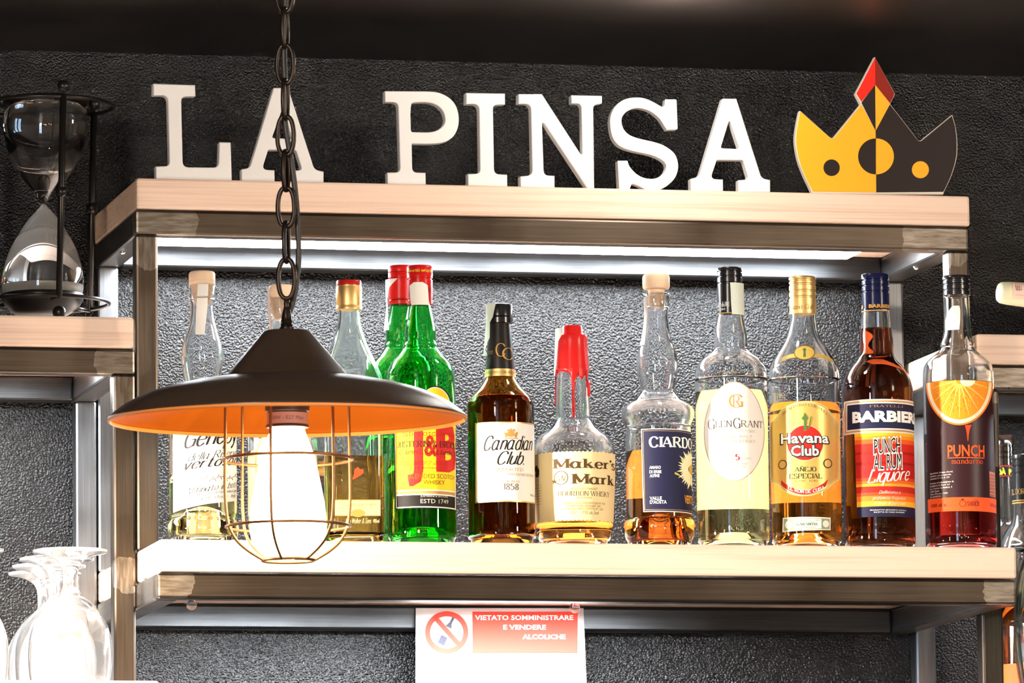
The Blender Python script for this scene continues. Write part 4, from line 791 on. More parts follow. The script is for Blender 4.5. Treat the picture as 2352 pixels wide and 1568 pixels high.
# -- 12 mandarin punch bottle
b = Bottle('liqueur_bottle', 'clear bottle of red punch with an orange slice on its dark label', 2208, fq(.041),
    [(1255, 79), (1246, 82), (1150, 82), (950, 82), (880, 82), (862, 81.5), (848, 80), (836, 76), (825, 66), (815, 53), (806, 43), (800, 39), (794, 40.5), (786, 38), (778, 35), (760, 31.5), (740, 30.5), (690, 29.5), (682, 29)])
b.glassbody(GLASS); b.liquid(990, REDL)
b.part('screw_cap', cap_prof(679, 634, 31.5, (668, 655, 645)), BLK, 'black ridged screw cap')
LBm = LM('dark_maroon_label', (50, 20, 26), .4)
l1 = b.polys('front_label', [(0, 0, [(2126, 872), (2278, 872), (2289, 1174), (2134, 1172)]), (1, 1, [(2132, 1141), (2288, 1141), (2289, 1174), (2133, 1172)])], [LBm, ORANGE], .0003)
cxo, cyo = 2204, 873
HO = lambda a, b_: oval(cxo, cyo, a, b_, 30, 0, PI)
sl = [(0, 1, HO(76, 103)), (1, 2, HO(72.5, 99)), (2, 3, HO(66, 90))]
for i in range(9):
    a0 = PI*(i+.5)/9; sl.append((3, 4, [(cxo+8*math.cos(a0-.3), cyo+9*math.sin(a0-.3)), (cxo+63*math.cos(a0-.012), cyo+86*math.sin(a0-.012)), (cxo+63*math.cos(a0+.012), cyo+86*math.sin(a0+.012)), (cxo+8*math.cos(a0+.3), cyo+9*math.sin(a0+.3))]))
random.seed(3)
for i in range(120):
    a = random.uniform(.05, PI-.05); r = random.uniform(.25, .85); l = random.uniform(.05, .12); wv = .8
    c, s_ = math.cos(a), math.sin(a); p0 = (cxo+64*r*c, cyo+87*r*s_); p1 = (cxo+64*(r+l)*c, cyo+87*(r+l)*s_)
    sl.append((4 if i % 2 else 5, 5, [(p0[0]-wv*s_, p0[1]+wv*c), (p1[0], p1[1]), (p0[0]+wv*s_, p0[1]-wv*c)]))
sl += [(1, 6, oval(cxo+18, cyo, 17, 14, 16, 0, PI)), (6, 1, [(2216, 976), (2219, 986), (2221, 1000), (2222, 1012), (2224, 1012), (2225, 998), (2227, 986), (2231, 975)])]
b.polys('orange_slice_print', sl, [LM('peel_print', (250, 130, 40)), LM('pith_print', (250, 232, 190)), LM('orange_flesh_print', (248, 152, 34)), LM('membrane_print', (250, 190, 90)), LM('light_pulp_print', (253, 196, 84)), LM('dark_pulp_print', (240, 124, 20)), LM('drop_print', (235, 70, 30))], .0004, l1)
b.texts('lettering', [('sansb', 'PUNCH', 2177, 2260, 1047, 1020, 0), ('serif', 'mandarino', 2186, 2256, 1064, 1053, 0)]
    + [('sans', t, 2138, 2138+len(t)*1.9, 1085+i*6.3+(4 if i > 2 else 0), 1081+i*6.3+(4 if i > 2 else 0), 1, .03) for i, t in enumerate(['Ingredienti: Acqua, alcool,', 'zucchero, aroma naturale,', 'coloranti: E 110, E 124', 'Prodotto ed imbottigliato da', 'Distillerie St.Roch srl', 'Loc. Torrent de Maillod, 4', '11020 Quart', "Valle d'Aosta - Italy", '700 ADA00523A'])]
    + [('sansb', '100 cl e', 2141, 2174, 1161, 1153, 2), ('serifb', 'St.ROCH', 2221, 2248, 1161, 1151, 2), ('sans', '35% vol', 2273, 2288, 1160, 1153, 2), ('sans', 'distillerie', 2236, 2247, 1149, 1146.5, 2)], [ORANGE, PAPER, LM('maroon_ink', (110, 25, 25))], .0007, l1)
bars = [(0, 1, [(2271, 1080), (2284, 1081), (2285, 1138), (2272, 1137)])]+[(1, 2, [(2271.5, 1083+i*2.6), (2284, 1083+i*2.6), (2284, 1083+i*2.6+(1.3 if i % 3 else .7)), (2271.5, 1083+i*2.6+(1.3 if i % 3 else .7))]) for i in range(21)]
b.polys('barcode', bars, [LM('pale_orange_print', (235, 140, 110)), LBm], .0005, l1)
b.polys('underline', [(0, 1, rect(2177, 2260, 1049.5, 1051.5))], [ORANGE], .0007, l1)
b.polys('shield_drawing', hoop(2211, 1156, 7.5, 1)+[(0, 1, rect(2208, 2214, 1145, 1148))], [LM('maroon_ink', 0)], .0006, l1)
strip(b, [(702, 2189, 2203), (712, 2181, 2205), (735, 2173, 2205), (757, 2173, 2203)], 'torn white tax stamp scrap on the clear neck', PAPER, .0012)

# ------------------------------------------------------------------ white letters on the upper board
def glyph(name, label, o, s, outer, holes, yl, th=.0125, smooth_outer=False, dx=0):
    def to3d(q):
        P = at(o[0]+q[0]/s+dx, o[1]+q[1]/s, yl); return P
    zb = ZF+.0002
    bm = solid(outer, holes, to3d, yl, yl+th)
    zmin = min(v.co.z for v in bm.verts); base = [v for v in bm.verts if v.co.z < ZF+.006]
    lim = ZF+.0075
    for v in bm.verts:                                   # feet reach the board
        if v.co.z < lim: v.co.z = zb+(v.co.z-zmin)/(lim-zmin)*(lim-zb)*.999
    ob = link(name, bm, PAINTW, None, False); shade(ob, .5)
    c = sum((v.co for v in ob.data.vertices), Vector())/len(ob.data.vertices); c.z = zb
    for v in ob.data.vertices: v.co -= c
    ob.location = c
    return tagp(ob, label, 'letter', 'white wooden letters on the top shelf')
YLT = .012
K = 6.532
L_o = fillet([(80, 78, 8), (706, 100, 8), (713, 268, 8), (497, 272, 75), (522, 1332, 95), (1060, 1337, 90), (1072, 955, 8), (1240, 960, 8), (1258, 1508), (122, 1480), (118, 1318, 4), (324, 1315, 70), (298, 250, 95), (80, 250, 6)])
glyph('wooden_letter', 'white wooden letter L at the left end of the top board', (340, 180), K, L_o, [], YLT)
A_o = fillet([(578, 142, 10), (795, 142, 10), (1191, 1368, 120), (1328, 1397, 4), (1328, 1548), (893, 1540), (893, 1380, 4), (1008, 1374, 70), (915, 1075, 40), (497, 1070, 20), (402, 1370, 95), (590, 1375, 5), (595, 1530), (100, 1520), (98, 1362, 4), (222, 1342, 120)])
glyph('wooden_letter', 'white wooden letter A behind the lamp chain, right after the L', (540, 180), K, A_o, [fillet([(712, 440, 22), (860, 908, 25), (553, 893, 25)])], YLT)
pb = smooth_pts([(700, 128), (850, 138), (960, 170), (1070, 235), (1150, 330), (1190, 440), (1202, 560), (1185, 680), (1130, 790), (1050, 860), (950, 898), (820, 913), (700, 916)], 3)
P_o = [(92, 125)]+pb+fillet([(700, 916), (495, 912, 12), (503, 1345, 80), (702, 1350, 4), (707, 1515), (132, 1510), (128, 1345, 4), (322, 1345, 75), (290, 290, 85), (92, 290, 8), (92, 125)])[1:-1]
P_h = [(490, 318), (500, 305), (520, 297)]+smooth_pts([(560, 292), (670, 290), (780, 300), (880, 340), (960, 420), (993, 520), (988, 600), (940, 670), (860, 720), (760, 742), (650, 743)], 3)+[(505, 740), (490, 728), (482, 700), (476, 470), (480, 380)]
glyph('wooden_letter', 'white wooden letter P beginning the second word', (870, 190), 6.535, P_o, [P_h], YLT)
I_o = fillet([(70, 88, 6), (680, 100, 8), (684, 272, 6), (492, 270, 80), (512, 1362, 90), (715, 1368, 4), (718, 1540), (103, 1530), (100, 1357, 4), (292, 1355, 75), (274, 262, 110), (68, 262, 5)])
glyph('wooden_letter', 'white wooden letter I between the P and the N', (1060, 200), 6.817, I_o, [], YLT)
N_o = fillet([(135, 105, 12), (488, 105, 14), (1070, 1006, 14), (1098, 1006, 12), (1082, 243, 120), (930, 240, 5), (930, 122, 6), (1390, 132, 8), (1390, 243, 5), (1258, 262, 100), (1275, 1500, 5), (1166, 1500, 5), (520, 538, 12), (490, 536, 10), (518, 1325, 140), (678, 1330, 4), (680, 1497), (168, 1480), (165, 1338, 4), (345, 1325, 90), (322, 248, 150), (132, 248, 5)])
glyph('wooden_letter', 'white wooden letter N between the I and the S', (1170, 200), 6.535, N_o, [], YLT)
S_o = [(1015, 122), (1180, 125), (1188, 140), (1205, 575), (1195, 592), (1038, 600)]+smooth_pts([(1038, 600), (1000, 540), (930, 430), (830, 340), (730, 285), (620, 258), (540, 258), (460, 280), (385, 330), (335, 400), (325, 480), (345, 560), (390, 630), (460, 685), (570, 728), (700, 760), (850, 795), (980, 840), (1090, 910), (1160, 980), (1200, 1070), (1213, 1180), (1195, 1280), (1150, 1370), (1070, 1450), (980, 1500), (880, 1525), (780, 1525), (690, 1510), (600, 1470), (520, 1445), (480, 1452), (455, 1518)], 2)[1:]+[(288, 1518), (265, 1090), (270, 1082), (415, 1082)]+smooth_pts([(424, 1092), (440, 1150), (480, 1210), (560, 1290), (660, 1345), (760, 1365), (850, 1362), (940, 1320), (1000, 1260), (1027, 1180), (1010, 1120), (960, 1070), (880, 1025), (770, 985), (600, 950), (450, 915), (320, 865), (240, 800), (185, 710), (155, 580), (148, 450), (165, 350), (215, 250), (300, 165), (400, 115), (520, 95), (640, 98), (750, 130), (860, 185), (950, 235), (985, 236), (1003, 210), (1010, 130)], 2)
glyph('wooden_letter', 'white wooden letter S before the final A', (1380, 210), 6.815, S_o, [], YLT)
A2 = fillet([(600, 108, 15), (812, 112, 8), (1197, 1330, 130), (1328, 1357, 4), (1330, 1518), (842, 1512), (842, 1357, 4), (1005, 1350, 60), (915, 1050, 35), (512, 1048, 15), (412, 1343, 95), (605, 1347, 4), (607, 1503), (115, 1498), (110, 1338, 4), (240, 1305, 110)])
glyph('wooden_letter', 'last white wooden letter A, next to the crown', (1570, 210), 6.671, A2, [fillet([(708, 415, 25), (862, 882, 28), (570, 868, 28)])], YLT)

# crown sign
Kc = 2.6136; oc = (1780, 100); YC = .014
cr = [(150, 403), (160, 410)]+fillet([(160, 410), (345, 575, 22), (517, 362)])[1:-1]+[(517, 362), (485, 300), (601, 80), (722, 302), (692, 362)]+fillet([(692, 362), (868, 590, 22), (1065, 428)])[1:-1]+smooth_pts([(1065, 428), (1085, 500), (1095, 590), (1092, 680), (1065, 780), (1030, 860), (1012, 896)], 4)+[(1012, 900), (226, 893)]+smooth_pts([(222, 885), (180, 800), (142, 700), (124, 600), (127, 520), (148, 406)], 4)[:-1]
crown = glyph('crown_sign', 'yellow and black crown cut-out with red diamond tip, right end of the top board', oc, Kc, cr, [], YC, .009)
crown['category'] = 'sign'; del crown['group']; crown.data.materials[0] = LM('white_sign_edge', (215, 205, 190))
YEL = LM('orange_yellow_print', (250, 165, 32), .4); BLKP = LM('black_print', (32, 22, 20), .4)
def crown_poly(name, shapes, m, lay):
    bm = bmesh.new()
    for pts in shapes:
        vs = []
        for x, y in pts:
            P = at(oc[0]+x/Kc, oc[1]+y/Kc, YC-.0003-.0002*lay); P.z = max(P.z, ZF+.0004); vs.append(bm.verts.new(P))
        bm.faces.new(vs)
    bm.normal_update()
    for f in bm.faces:
        if f.normal.y > 0: f.normal_flip()
    return link(name, bm, m, crown, False)
s = 3
crown_poly('yellow_half', [[(152, 409), (162, 416)]+fillet([(162, 416), (345, 579, 22), (519, 366)])[1:-1]+[(519, 366), (604, 524), (608, 893), (228, 888)]+smooth_pts([(224, 880), (183, 800), (146, 700), (128, 600), (131, 520), (152, 409)], 4)[:-1]], YEL, 0)
crown_poly('black_half', [[(604, 524), (690, 366)]+fillet([(690, 366), (868, 594, 22), (1062, 434)])[1:-1]+smooth_pts([(1062, 434), (1081, 500), (1090, 590), (1087, 680), (1061, 780), (1026, 860), (1010, 890)], 4)+[(608, 893)]], BLKP, 0)
crown_poly('red_panel', [[(601, 84), (602, 248), (519, 350), (489, 301)]], LM('red_print', (218, 34, 20), .4), 0)
crown_poly('dark_red_panel', [[(601, 84), (719, 302), (691, 358), (602, 248)]], LM('dark_red_print', (128, 26, 12), .4), 0)
crown_poly('black_diamond', [[(601, 248), (604, 524), (519, 355)]], BLKP, 0); crown_poly('yellow_diamond', [[(602, 248), (691, 360), (605, 524)]], YEL, 0)
crown_poly('half_disc', [[(604, 569), ]+oval(606, 677, 107, 108, 24, 1.5*PI, .5*PI)], BLKP, 1); crown_poly('half_disc', [oval(607, 677, 107, 108, 24, -.5*PI, .5*PI)], YEL, 1)
crown_poly('dot', [oval(340, 745, 49, 50)], BLKP, 1); crown_poly('dot', [oval(873, 757, 51, 51)], YEL, 1)

# ------------------------------------------------------------------ notice sheet
YN = DU-TB-.004
def NP(x, y, lay=0):
    P = at(x, y, YN-.0003*lay-(.018*max(0, y-1392)/176)); return P
bm = bmesh.new(); g = [[bm.verts.new(NP(955+(x/10)*(385+ (y-1392)*.04)-.0*y, y)) for x in range(11)] for y in (1396, 1450, 1510, 1570, 1640, 1720, 1800, 1900)]
for a, c in zip(g, g[1:]):
    for i in range(10): bm.faces.new((a[i], c[i], c[i+1], a[i+1]))
notice = link('notice_sheet', bm, LM('white_notice_paper', (245, 242, 240), .3), None, True)
md = notice.modifiers.new('thickness', 'SOLIDIFY'); md.thickness = .0003
tagp(notice, 'white printed notice with red no-bottle sign hanging under the bottle shelf', 'notice')
def nshapes(name, shapes, mats, lay):
    bm = bmesh.new()
    for mi, pts in shapes:
        b2 = bmesh.new(); b2.faces.new([b2.verts.new((x, y, 0)) for x, y in pts]); cut2d(b2, 12)
        for v in b2.verts: v.co = NP(v.co.x, v.co.y, lay)
        join(bm, b2, mi)
    bm.normal_update()
    for f in bm.faces:
        if f.normal.y > 0: f.normal_flip()
    return link(name, bm, mats, notice, False)
RN = LM('glare_paled_red_print', (240, 75, 60))  # paler red paints the overexposing light into the print
nshapes('red_banner', [(0, rect(1085, 1327, 1404, 1500))], [RN], 1)
def annulus(cx, cy, a, b_, w, n=40): return [(0, [(cx+a*math.cos(t), cy+b_*math.sin(t)), (cx+a*math.cos(t2), cy+b_*math.sin(t2)), (cx+(a-w)*math.cos(t2), cy+(b_-w)*math.sin(t2)), (cx+(a-w)*math.cos(t), cy+(b_-w)*math.sin(t))]) for t, t2 in ((2*PI*i/n, 2*PI*(i+1)/n) for i in range(n))]
nshapes('prohibition_sign', annulus(1026, 1452, 50, 49, 12)+[(0, [(994, 1420), (1002, 1412), (1060, 1478), (1052, 1486)])], [RN], 1)
nshapes('bottle_symbol', [(0, [(1005, 1475), (1014, 1457), (1028, 1464), (1020, 1483)]), (0, [(1023, 1437), (1033, 1428), (1039, 1416), (1044, 1419), (1038, 1431), (1037, 1444)])], [LM('grey_print', (75, 75, 88))], 1)
bm = bmesh.new()
for it in [('sansb', 'VIETATO SOMMINISTRARE', 1091, 1317, 1423, 1412, 0), ('sansb', 'E VENDERE', 1156, 1254, 1445, 1434, 0), ('sansb', 'ALCOLICHE', 1200, 1299, 1467, 1456, 0), ('serif', 'Chiunque    vende    bevande    alcoliche', 968, 1160, 1517, 1510, 1), ('serif', "all'acquirente    all'atto dell'acquisto", 970, 1190, 1532, 1525, 1),
           ('serif', 'identificazione    la    presentazione    di    un    documento    di    identita', 968, 1338, 1546, 1539, 1), ('serif', 'manifesta    maggiore    eta    sanzione    amministrativa', 968, 1338, 1559, 1552, 1)]:
    v, f = text2d(it[0], it[1], it[2], it[3], it[4], it[5]); vs = [bm.verts.new(NP(p[0], p[1], 2)) for p in v]
    for q in f:
        try: gg = bm.faces.new([vs[i] for i in q]); gg.material_index = it[6]
        except ValueError: pass
link('lettering', bm, [WHITE, LM('very_pale_print', (222, 218, 214))], notice, False)

# ------------------------------------------------------------------ hourglass
YH = .105; IRON = mat('black_iron', (.02, .017, .015, 1), .32, .6)
Pc = at(97, 700, YH); Pt = at(104, 250, YH); kh = scale_at(Pc)
ax = lambda row: at(97+(700-row)*.018, row, YH)
H = thing('hourglass', 'large iron framed hourglass with white sand run to the bottom, on the left board', 'hourglass', (Pc.x, YH, zl))
a_ = math.atan2(Pc.x-CAM.x, YH-CAM.y); HT = Vector((-math.sin(a_), -math.cos(a_), 0)); HR = Vector((math.cos(a_), -math.sin(a_), 0))
def hlathe(prof, closed=False):
    """prof rows/half widths; axis leans slightly"""
    bm = bmesh.new(); rings = []
    for y, h in prof:
        A = ax(y); r = h/kh
        rings.append([bm.verts.new(A+Vector((r*math.cos(2*PI*i/48), r*math.sin(2*PI*i/48), 0))) for i in range(48)] if r > 1e-5 else [bm.verts.new(A)])
    for a, c in zip(rings, rings[1:]):
        for i in range(48):
            j = (i+1) % 48
            if len(a) == 1 and len(c) == 1: continue
            if len(a) == 1: bm.faces.new((a[0], c[j], c[i]))
            elif len(c) == 1: bm.faces.new((a[i], a[j], c[0]))
            else: bm.faces.new((a[i], a[j], c[j], c[i]))
    bmesh.ops.recalc_face_normals(bm, faces=bm.faces); return bm
gp = [(694, 0)]+smooth_pts([(694, 74), (685, 86), (674, 92), (655, 94.5), (630, 93), (600, 86), (570, 75), (535, 56), (505, 36), (485, 18), (473, 8), (469, 6), (463, 8), (448, 18), (430, 34), (400, 60), (370, 78), (340, 90), (305, 96.5), (276, 97.5), (255, 93), (243, 84), (238, 74)], 3)
inner = [(y, max(h-4.2, 2.2)) for y, h in gp[3:-2]]
link('glass_bulb', hlathe(gp+[(238, 0)]+[(242, 0)]+inner[::-1]+[(690, 0)]), GLASS, H)
link('white_sand', hlathe([(688, 0), (687, 74), (680, 79), (672, 84), (655, 86), (653, 60), (652, 0)]), LM('white_sand', (240, 232, 220), .9), H)
link('base_dish', hlathe([(722, 0), (722, 62), (716, 72), (700, 88), (690, 93), (677, 95), (676, 93), (690, 88), (697, 80), (697, 0)]), IRON, H)
link('top_disc', hlathe([(228, 0), (228, 92), (232, 97), (240, 97), (243, 92), (239, 0)]), IRON, H)
for nm, row, rr_ in (('base_ring', 697, 153), ('top_ring', 245, 158)):
    link(nm, ring(ax(row), rr_/kh, .0022), IRON, H)
for ang in (14.6, 134.6, -105.4):
    t = math.radians(ang); d = HR*math.sin(t)+HT*math.cos(t)
    A0 = ax(700)+d*(153/kh); A1 = ax(240)+d*(157/kh)
    A0.z = max(A0.z, zl+.016)
    po = link('post', tube([A0, A0.lerp(A1, .5), A1], .0037, 12), IRON, H)
    bm = ball(bmesh.new(), A1+Vector((0, 0, .009)), .0066); link('ball_finial', bm, IRON, po)
    bm = ball(bmesh.new(), A0.lerp(A1, .515), .0066); link('ball_knob', bm, IRON, po)
    bm = ball(bmesh.new(), Vector((A0.x, A0.y, zl+.0078)), .0076); link('ball_foot', bm, IRON, po)
    for z_, R_ in ((.0, 96), (1., 97)):
        Q0 = (ax(697) if z_ == 0 else ax(240))
        link('arm', tube([Q0+d*(90/kh), (A0 if z_ == 0 else A1)], .0022, 8), IRON, po)

# ------------------------------------------------------------------ upturned goblets
def goblet(x, Y, label, proto=[None]):
    P = at(x, 1562, Y); P.z = ZB+.0002
    if proto[0] is None:
        r = thing('goblet', label, 'glass', P, 'upturned stemmed glasses in the bottom left corner'); z = P.z
        o_ = smooth_pts([(.0425, 0), (.0445, .012), (.0455, .03), (.0440, .05), (.0375, .068), (.0265, .083), (.0150, .093), (.0095, .100), (.0078, .108), (.0085, .122), (.0125, .131), (.024, .1375), (.0385, .1405), (.0405, .1425), (.039, .1440), (.02, .1448), (0, .1452)], 3)
        i_ = smooth_pts([(0, .092), (.009, .0885), (.0245, .0800), (.0355, .0665), (.0420, .049), (.0438, .03), (.0430, .012), (.0412, 0)], 3)
        bm = lathe([(a, z+c) for a, c in i_]+[(.0418, z-.0000)]+[(a, z+c) for a, c in o_], P.x, P.y, 56); bmesh.ops.recalc_face_normals(bm, faces=bm.faces)
        GOB = glass('glare_whitened_glass', (1, 1, 1)); GOB.node_tree.nodes['Principled BSDF'].inputs['Transmission Weight'].default_value = .93  # slight white body paints the lamps' glare into clear glass
        link('glass_bowl', bm, GOB, r)
        # printed gold crest
        a = math.atan2(P.x-CAM.x, P.y-CAM.y); t = Vector((-math.sin(a), -math.cos(a), 0)); q = Vector((math.cos(a), -math.sin(a), 0)); bm = bmesh.new()
        shp = [[(-.013+.026*i/12 if i <= 12 else .013-.026*(i-12)/12, (.052+.006*math.sin(PI*(i if i <= 12 else 24-i)/12))+(.0 if i <= 12 else -.008)) for i in range(25)], [(.010*math.cos(2*PI*i/20), .030+.013*math.sin(2*PI*i/20)) for i in range(20)]]
        for s_ in shp:
            b2 = bmesh.new(); b2.faces.new([b2.verts.new((u, w_, 0)) for u, w_ in s_]); cut2d(b2, .003)
            for v in b2.verts:
                u, h = v.co.x, v.co.y; R_ = min(.0462, .0462-max(0, h-.035)*.16); th = u/R_; v.co = Vector((P.x, P.y, z+h))+q*(R_*math.sin(th))+t*(R_*math.cos(th))
            join(bm, b2, 0)
        link('printed_crest', bm, LM('pale_gold_print', (238, 214, 160)), r, label='pale gold printed crest'); proto[0] = r; return r
    r = proto[0].copy(); C.objects.link(r); r.location = P; r['label'] = label
    for ch in proto[0].children:
        c = ch.copy(); C.objects.link(c); c.parent = r
    return r
g0 = -S_+.053
for i, (x, t, lb_) in enumerate([(162, 0, 'nearest upturned goblet at the bottom left, its foot highest'), (131, .095, 'second upturned goblet, just behind the nearest one'), (113, .187, 'third upturned goblet in the row going back'), (103, .279, 'rearmost upturned goblet, close to the wall'),
                      (-78, .0, 'goblet cut off by the left edge, nearest of that column'), (-106, .095, 'goblet at the left edge, behind the nearest cut-off one')]):
    goblet(x, g0+t, lb_)

# ------------------------------------------------------------------ right edge bottles
P = at(2361, 1600, .09); zb_ = ZRB
b = Bottle('rum_bottle', 'clear rum bottle with black and gold cap, behind the end of the bottle shelf', 2356, .085, [(1668, 62), (1655, 66), (1500, 66), (1300, 66), (1270, 64), (1245, 58), (1220, 46), (1205, 36), (1188, 30), (1160, 28.5), (1140, 28.5)], 'bottles inside the right unit', ZRB)
b.glassbody(GLASS); b.liquid(1392, ORL)
b.part('screw_cap', cap_prof(1157, 1044, 29.3, (1088, 1072, 1058)), BLK, 'black screw cap with gold lines')
b.polys('cap_band', [(0, 0, rect(2320, 2382, 1147, 1149.5)), (0, 0, rect(2320, 2382, 1152, 1155))], [GOLDI], .0006, b.root)
b.texts('cap_lettering', [('serifc', 'EL DORADO', 2322, 2374, 1134, 1122, 0)], [GOLDI], .0008, b.root)
b.polys('front_label', [(0, 0, rect(2300, 2430, 1522, 1640))], [ORANGE], .0005)
b2_ = Bottle('rum_bottle', 'clear bottle with silver-black cap and yellow lettering on red-lined band, deeper inside right unit', 2312, .185, [(1690, 62), (1680, 64), (1300, 64), (1260, 62), (1230, 46), (1205, 26), (1180, 22), (1120, 20), (1000, 20)], 'bottles inside the right unit', ZRB)
b2_.glassbody(GLASS)
b2_.part('screw_cap', cap_prof(1096, 1009, 20.8, (1052, 1040, 1026)), mat('dark_chrome_cap', (.15, .15, .15, 1), .15, 1), 'shiny dark screw cap')
b2_.polys('cap_band', [(0, 0, rect(2292, 2334, 1067, 1095)), (1, 1, rect(2292, 2334, 1069, 1070.5)), (1, 1, rect(2292, 2334, 1092, 1093.5))], [INK, REDI], .0006, b2_.root)
b2_.texts('cap_lettering', [('sansx', 'OÀ  P', 2293, 2322, 1089, 1077, 0)], [LM('neon_yellow_ink', (225, 240, 40))], .001, b2_.root)
b3 = Bottle('round_bottle', 'big round pale green glass bottle cut off by the right edge', 2412, -.055, [(1665, 50), (1652, 60), (1600, 72), (1540, 82), (1470, 88), (1400, 87), (1340, 80), (1290, 68), (1250, 52), (1215, 36), (1180, 24), (1140, 20), (1080, 19)], 'bottles inside the right unit', ZRB)
b3.glassbody(glass('pale_green_glass', (.80, .95, .88)), wall=.004)
b3.part('stopper', [(1090, 16), (1078, 17), (1076, 22), (1050, 22), (1047, 20)], CORK)
# its small shelf, level with the right unit's lower board
fr = box('support_board', (RX+.02, -.13, ZRB-T), (RX1, .027, ZRB), WOOD, RU, .002)

# bottle lying on the right unit, only its wrapped neck in view
a0 = at(2291, 671, .10); a1 = at(2400, 680, .10); k = scale_at(a0); dirx = Vector((1, 0, -.075)).normalized(); rad = a0.z-zr
LB = thing('lying_bottle', 'bottle lying on its side at the right edge, neck tip in white and green wrap', 'bottle', (a0.x+.16, .10, zr))
def xlathe(prof, m, nm, label=None):
    bm = bmesh.new(); rings = []; up = Vector((0, 1, 0)); w_ = dirx.cross(up)
    for d, r in prof: rings.append([bm.verts.new(a0+dirx*d+(up*math.cos(2*PI*i/32)+w_*math.sin(2*PI*i/32))*r) for i in range(32)])
    for a, c in zip(rings, rings[1:]):
        for i in range(32): bm.faces.new((a[i], a[(i+1) % 32], c[(i+1) % 32], c[i]))
    bm.faces.new(rings[0]); bm.faces.new(rings[-1][::-1]); bmesh.ops.recalc_face_normals(bm, faces=bm.faces); return shade(link(nm, bm, m, LB, True, label))
zl2 = a0.z+dirx.z*.36-zr-.002
xlathe([(0, .006), (.001, .010), (.004, .0122), (.012, .0132), (.03, .0140), (.07, .0155)], LM('cream_wrap', (228, 226, 190), .35), 'neck_wrap', 'cream capsule with red and green print')
xlathe([(.07, .0150), (.10, .0165), (.13, .026), (.155, .036), (.18, zl2-.001), (.36, zl2-.003), (.362, zl2-.012)], mat('dark_green_bottle_glass', (.02, .05, .02, 1), .05), 'glass_body')
bm = bmesh.new()
def arc_patch(d0, d1, t0, t1, mi, off=.0145, n=6):
    w_ = dirx.cross(Vector((0, 1, 0))); pr = lambda d, t: a0+dirx*d+(-Vector((0, 1, 0))*math.cos(t)+Vector((0, 0, 1))*math.sin(t))*(off+.00125*max(0, (d-.03))/.04*1.2)
    for i in range(n):
        ta, tb_ = t0+(t1-t0)*i/n, t0+(t1-t0)*(i+1)/n
        f = bm.faces.new([bm.verts.new(p) for p in (pr(d0, ta), pr(d1, ta), pr(d1, tb_), pr(d0, tb_))]); f.material_index = mi
arc_patch(.0145, .060, -.55, .85, 0, .0143)
for i in range(9): arc_patch(.018+i*.002, .0188+i*.002, .12, .62, 1, .0145)
arc_patch(.017, .055, .74, .77, 2, .0145); arc_patch(.017, .055, -.22, -.20, 2, .0145)
link('tax_strip', bm, [LM('pale_pink_strip', (235, 205, 190)), INK, REDI], LB, False, 'pale pink tax strip with small barcode')

# ------------------------------------------------------------------ pendant lamp
YL = -.75; LC = at(660, 960, YL); kl = scale_at(LC)
LAMPM = mat('matt_black_brown_enamel', (.042, .026, .017, 1), .36); INN = LM('orange_inner_enamel', (165, 84, 18), .35); CHN = mat('dark_bronze_iron', (.024, .015, .011, 1), .35, .7)
LP = thing('pendant_lamp', 'dark pendant lamp with wide shade and wire cage, hanging on a chain in front', 'lamp', (LC.x, YL, zc))
ab = math.atan2(LC.x-CAM.x, YL-CAM.y); LT = Vector((-math.sin(ab), -math.cos(ab), 0)); LR = Vector((math.cos(ab), -math.sin(ab), 0))
TILT = Matrix.Rotation(math.radians(1.2), 3, LR)
lz = lambda row: at(660, row, YL).z
def lt(v): return LC+TILT@(v-LC)
def llathe(prof, m, nm, parent=None, label=None, closed=False, seg=72, tilt=True):
    P_ = [(h/kl, lz(y)) for y, h in prof]
    bm = lathe(P_, LC.x, YL, seg)
    if tilt:
        for v in bm.verts: v.co = lt(v.co)
    bmesh.ops.recalc_face_normals(bm, faces=bm.faces); return shade(link(nm, bm, m, parent or LP, True, label), .6)
outer = [(760, 0), (760, 50), (762, 54), (863, 141), (866, 146)]+smooth_pts([(868, 152), (874, 200), (886, 260), (903, 320), (926, 370), (944, 396), (956, 410), (960, 413)], 4)
innr = [(963, 413), (961, 409)]+smooth_pts([(958, 405), (950, 390), (931, 355), (912, 315), (896, 262), (884, 200), (880, 150)], 4)+[(874, 141), (772, 52), (770, 0)]
llathe(outer+innr[:2], LAMPM, 'lamp_shade', label='dark brown outer shade')
llathe(innr[1:], INN, 'shade_lining', label='orange inside of the shade')
llathe([(962, 413.5), (967, 412), (969, 408), (966, 405), (961, 406)], LM('light_orange_enamel', (226, 140, 70), .4), 'shade_lip', label='lighter orange lip under the rim')
llathe([(760, 16), (752, 17), (750, 13), (746, 15), (742, 12.5), (738, 14.5), (734, 12), (728, 12), (712, 8.5), (703, 6)], CHN, 'stem', tilt=False)
llathe([(880, 0), (882, 54), (944, 51), (947, 47), (949, 47), (975, 47), (978, 50), (982, 50), (984, 44), (985, 0)], mat('dark_socket', (.05, .035, .03, 1), .4), 'lamp_socket', label='dark bulb socket with pale printed band')
so = [c for c in LP.children if c.name.startswith('lamp_socket')][0]
llathe([(949, 47.6), (975, 47.6)], LM('pale_ceramic_band', (200, 170, 165), .5), 'printed_band', so)
bm = bmesh.new(); v, f = text2d('sans', '60W - E27 Max', -42, 42, -966, -957); vs = []
for p in v:
    th = p[0]/48; Q = Vector((LC.x, YL, lz(-p[1])))+LR*(48/kl*math.sin(th))+LT*(48/kl*math.cos(th)); vs.append(bm.verts.new(lt(Q)))
for q in f:
    try: bm.faces.new([vs[i] for i in q])
    except ValueError: pass
link('lettering', bm, GREY, so, False)
BULB = emis('glowing_bulb', (1, .76, .47), 8)
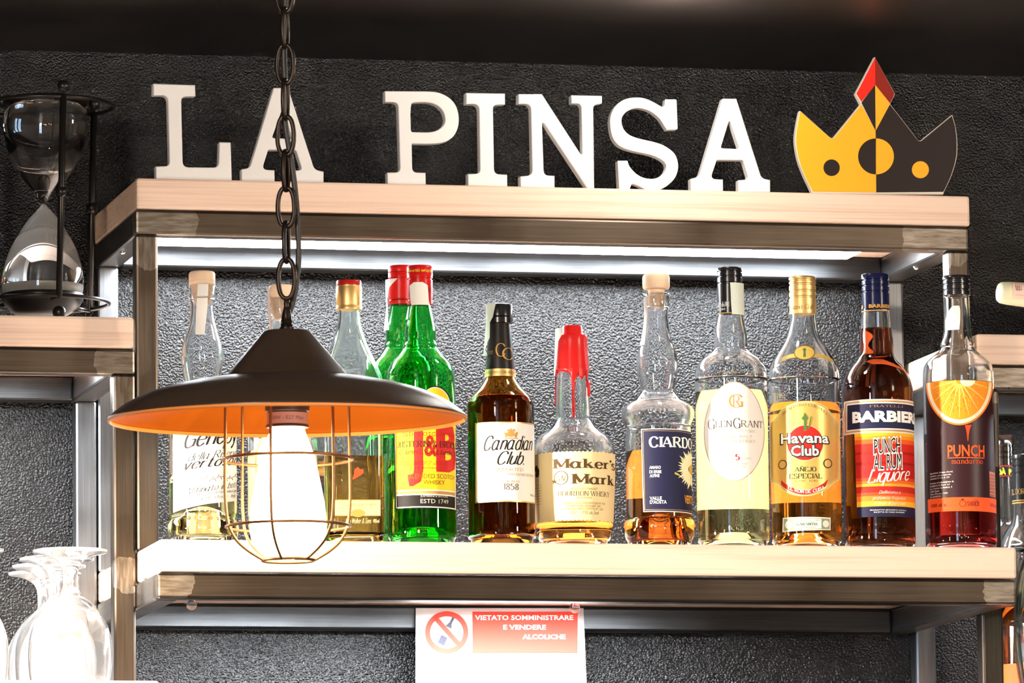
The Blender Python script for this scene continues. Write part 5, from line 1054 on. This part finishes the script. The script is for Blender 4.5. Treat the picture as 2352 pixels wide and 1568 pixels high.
llathe(smooth_pts([(983, 38), (995, 42), (1020, 52), (1060, 64), (1110, 75), (1160, 84), (1200, 88), (1235, 84), (1262, 68), (1278, 42), (1284, 16), (1285, 0)], 4), BULB, 'light_bulb', label='glowing warm white bulb')
CAGE = mat('bulb_lit_cage_wire', (.26, .13, .05, 1), .4, .8)  # orange light of the bulb put into the dark wire's colour
link('cage_ring', ring(Vector((LC.x, YL, lz(1055))), 149/kl, .0015, 64), CAGE, LP)
link('cage_ring', ring(Vector((LC.x, YL, lz(1209))), 142/kl, .0015, 64), CAGE, LP)
link('cage_ring', ring(Vector((LC.x, YL, lz(1286))), 59/kl, .0018, 48), CAGE, LP)
for k_ in range(6):
    t = math.radians(-75+60*k_); d = LR*math.sin(t)+LT*math.cos(t)
    pts = smooth_pts([(y, r) for y, r in ((898, 146), (980, 147), (1055, 148), (1130, 148.5), (1175, 146), (1209, 140.5), (1240, 124), (1262, 100), (1277, 76), (1286, 60))], 4)
    link('cage_wire', tube([Vector((LC.x, YL, lz(y)))+d*(r/kl) for y, r in pts], .0015, 8), CAGE, LP)
# chain links, alternating
def linkmesh(c, h, w_, dirv, wire=.0024):
    pts = []
    for i in range(28):
        a = 2*PI*i/28; x = math.copysign(abs(math.cos(a))**.8, math.cos(a))*w_; z = math.sin(a)*h; pts.append(Vector(c)+dirv*x+Vector((0, 0, z)))
    return tube(pts, wire, 8, True)
d45 = (LR+LT*.25).normalized(); dside = (LR*.32-LT*.95).normalized()
y = 640; k_ = 0
tops = []
row = 640.
pitch = 80.
while row > -420:
    c = at(658-(640-row)*.006, row, YL)
    link('chain_link', linkmesh(c, 46/kl, (19.5 if k_ % 2 == 0 else 17)/kl, d45 if k_ % 2 == 0 else dside), CHN, LP); row -= pitch+ (0 if k_ % 2 else 4); k_ += 1
cb = smooth_pts([(640, -500), (650, -200), (656, 0), (652, 110), (655, 200), (655, 280), (664, 340), (676, 420), (683, 500), (686, 580), (682, 640), (673, 690), (664, 718), (660, 740)], 5)
link('power_cable', tube([at(x_, y_, YL+.006) for x_, y_ in cb], .0029, 10), mat('black_cable', (.02, .016, .014, 1), .5), LP)
llathe([(718, 3), (712, 6), (700, 7), (690, 6), (684, 3)], CHN, 'hook_ring', tilt=False)
tz = LC.copy(); bm = lathe([(0, zc-.03), (.045, zc-.028), (.05, zc-.001), (0, zc-.001)], at(640, 0, YL).x, YL, 32); link('ceiling_rose', bm, CHN, LP)
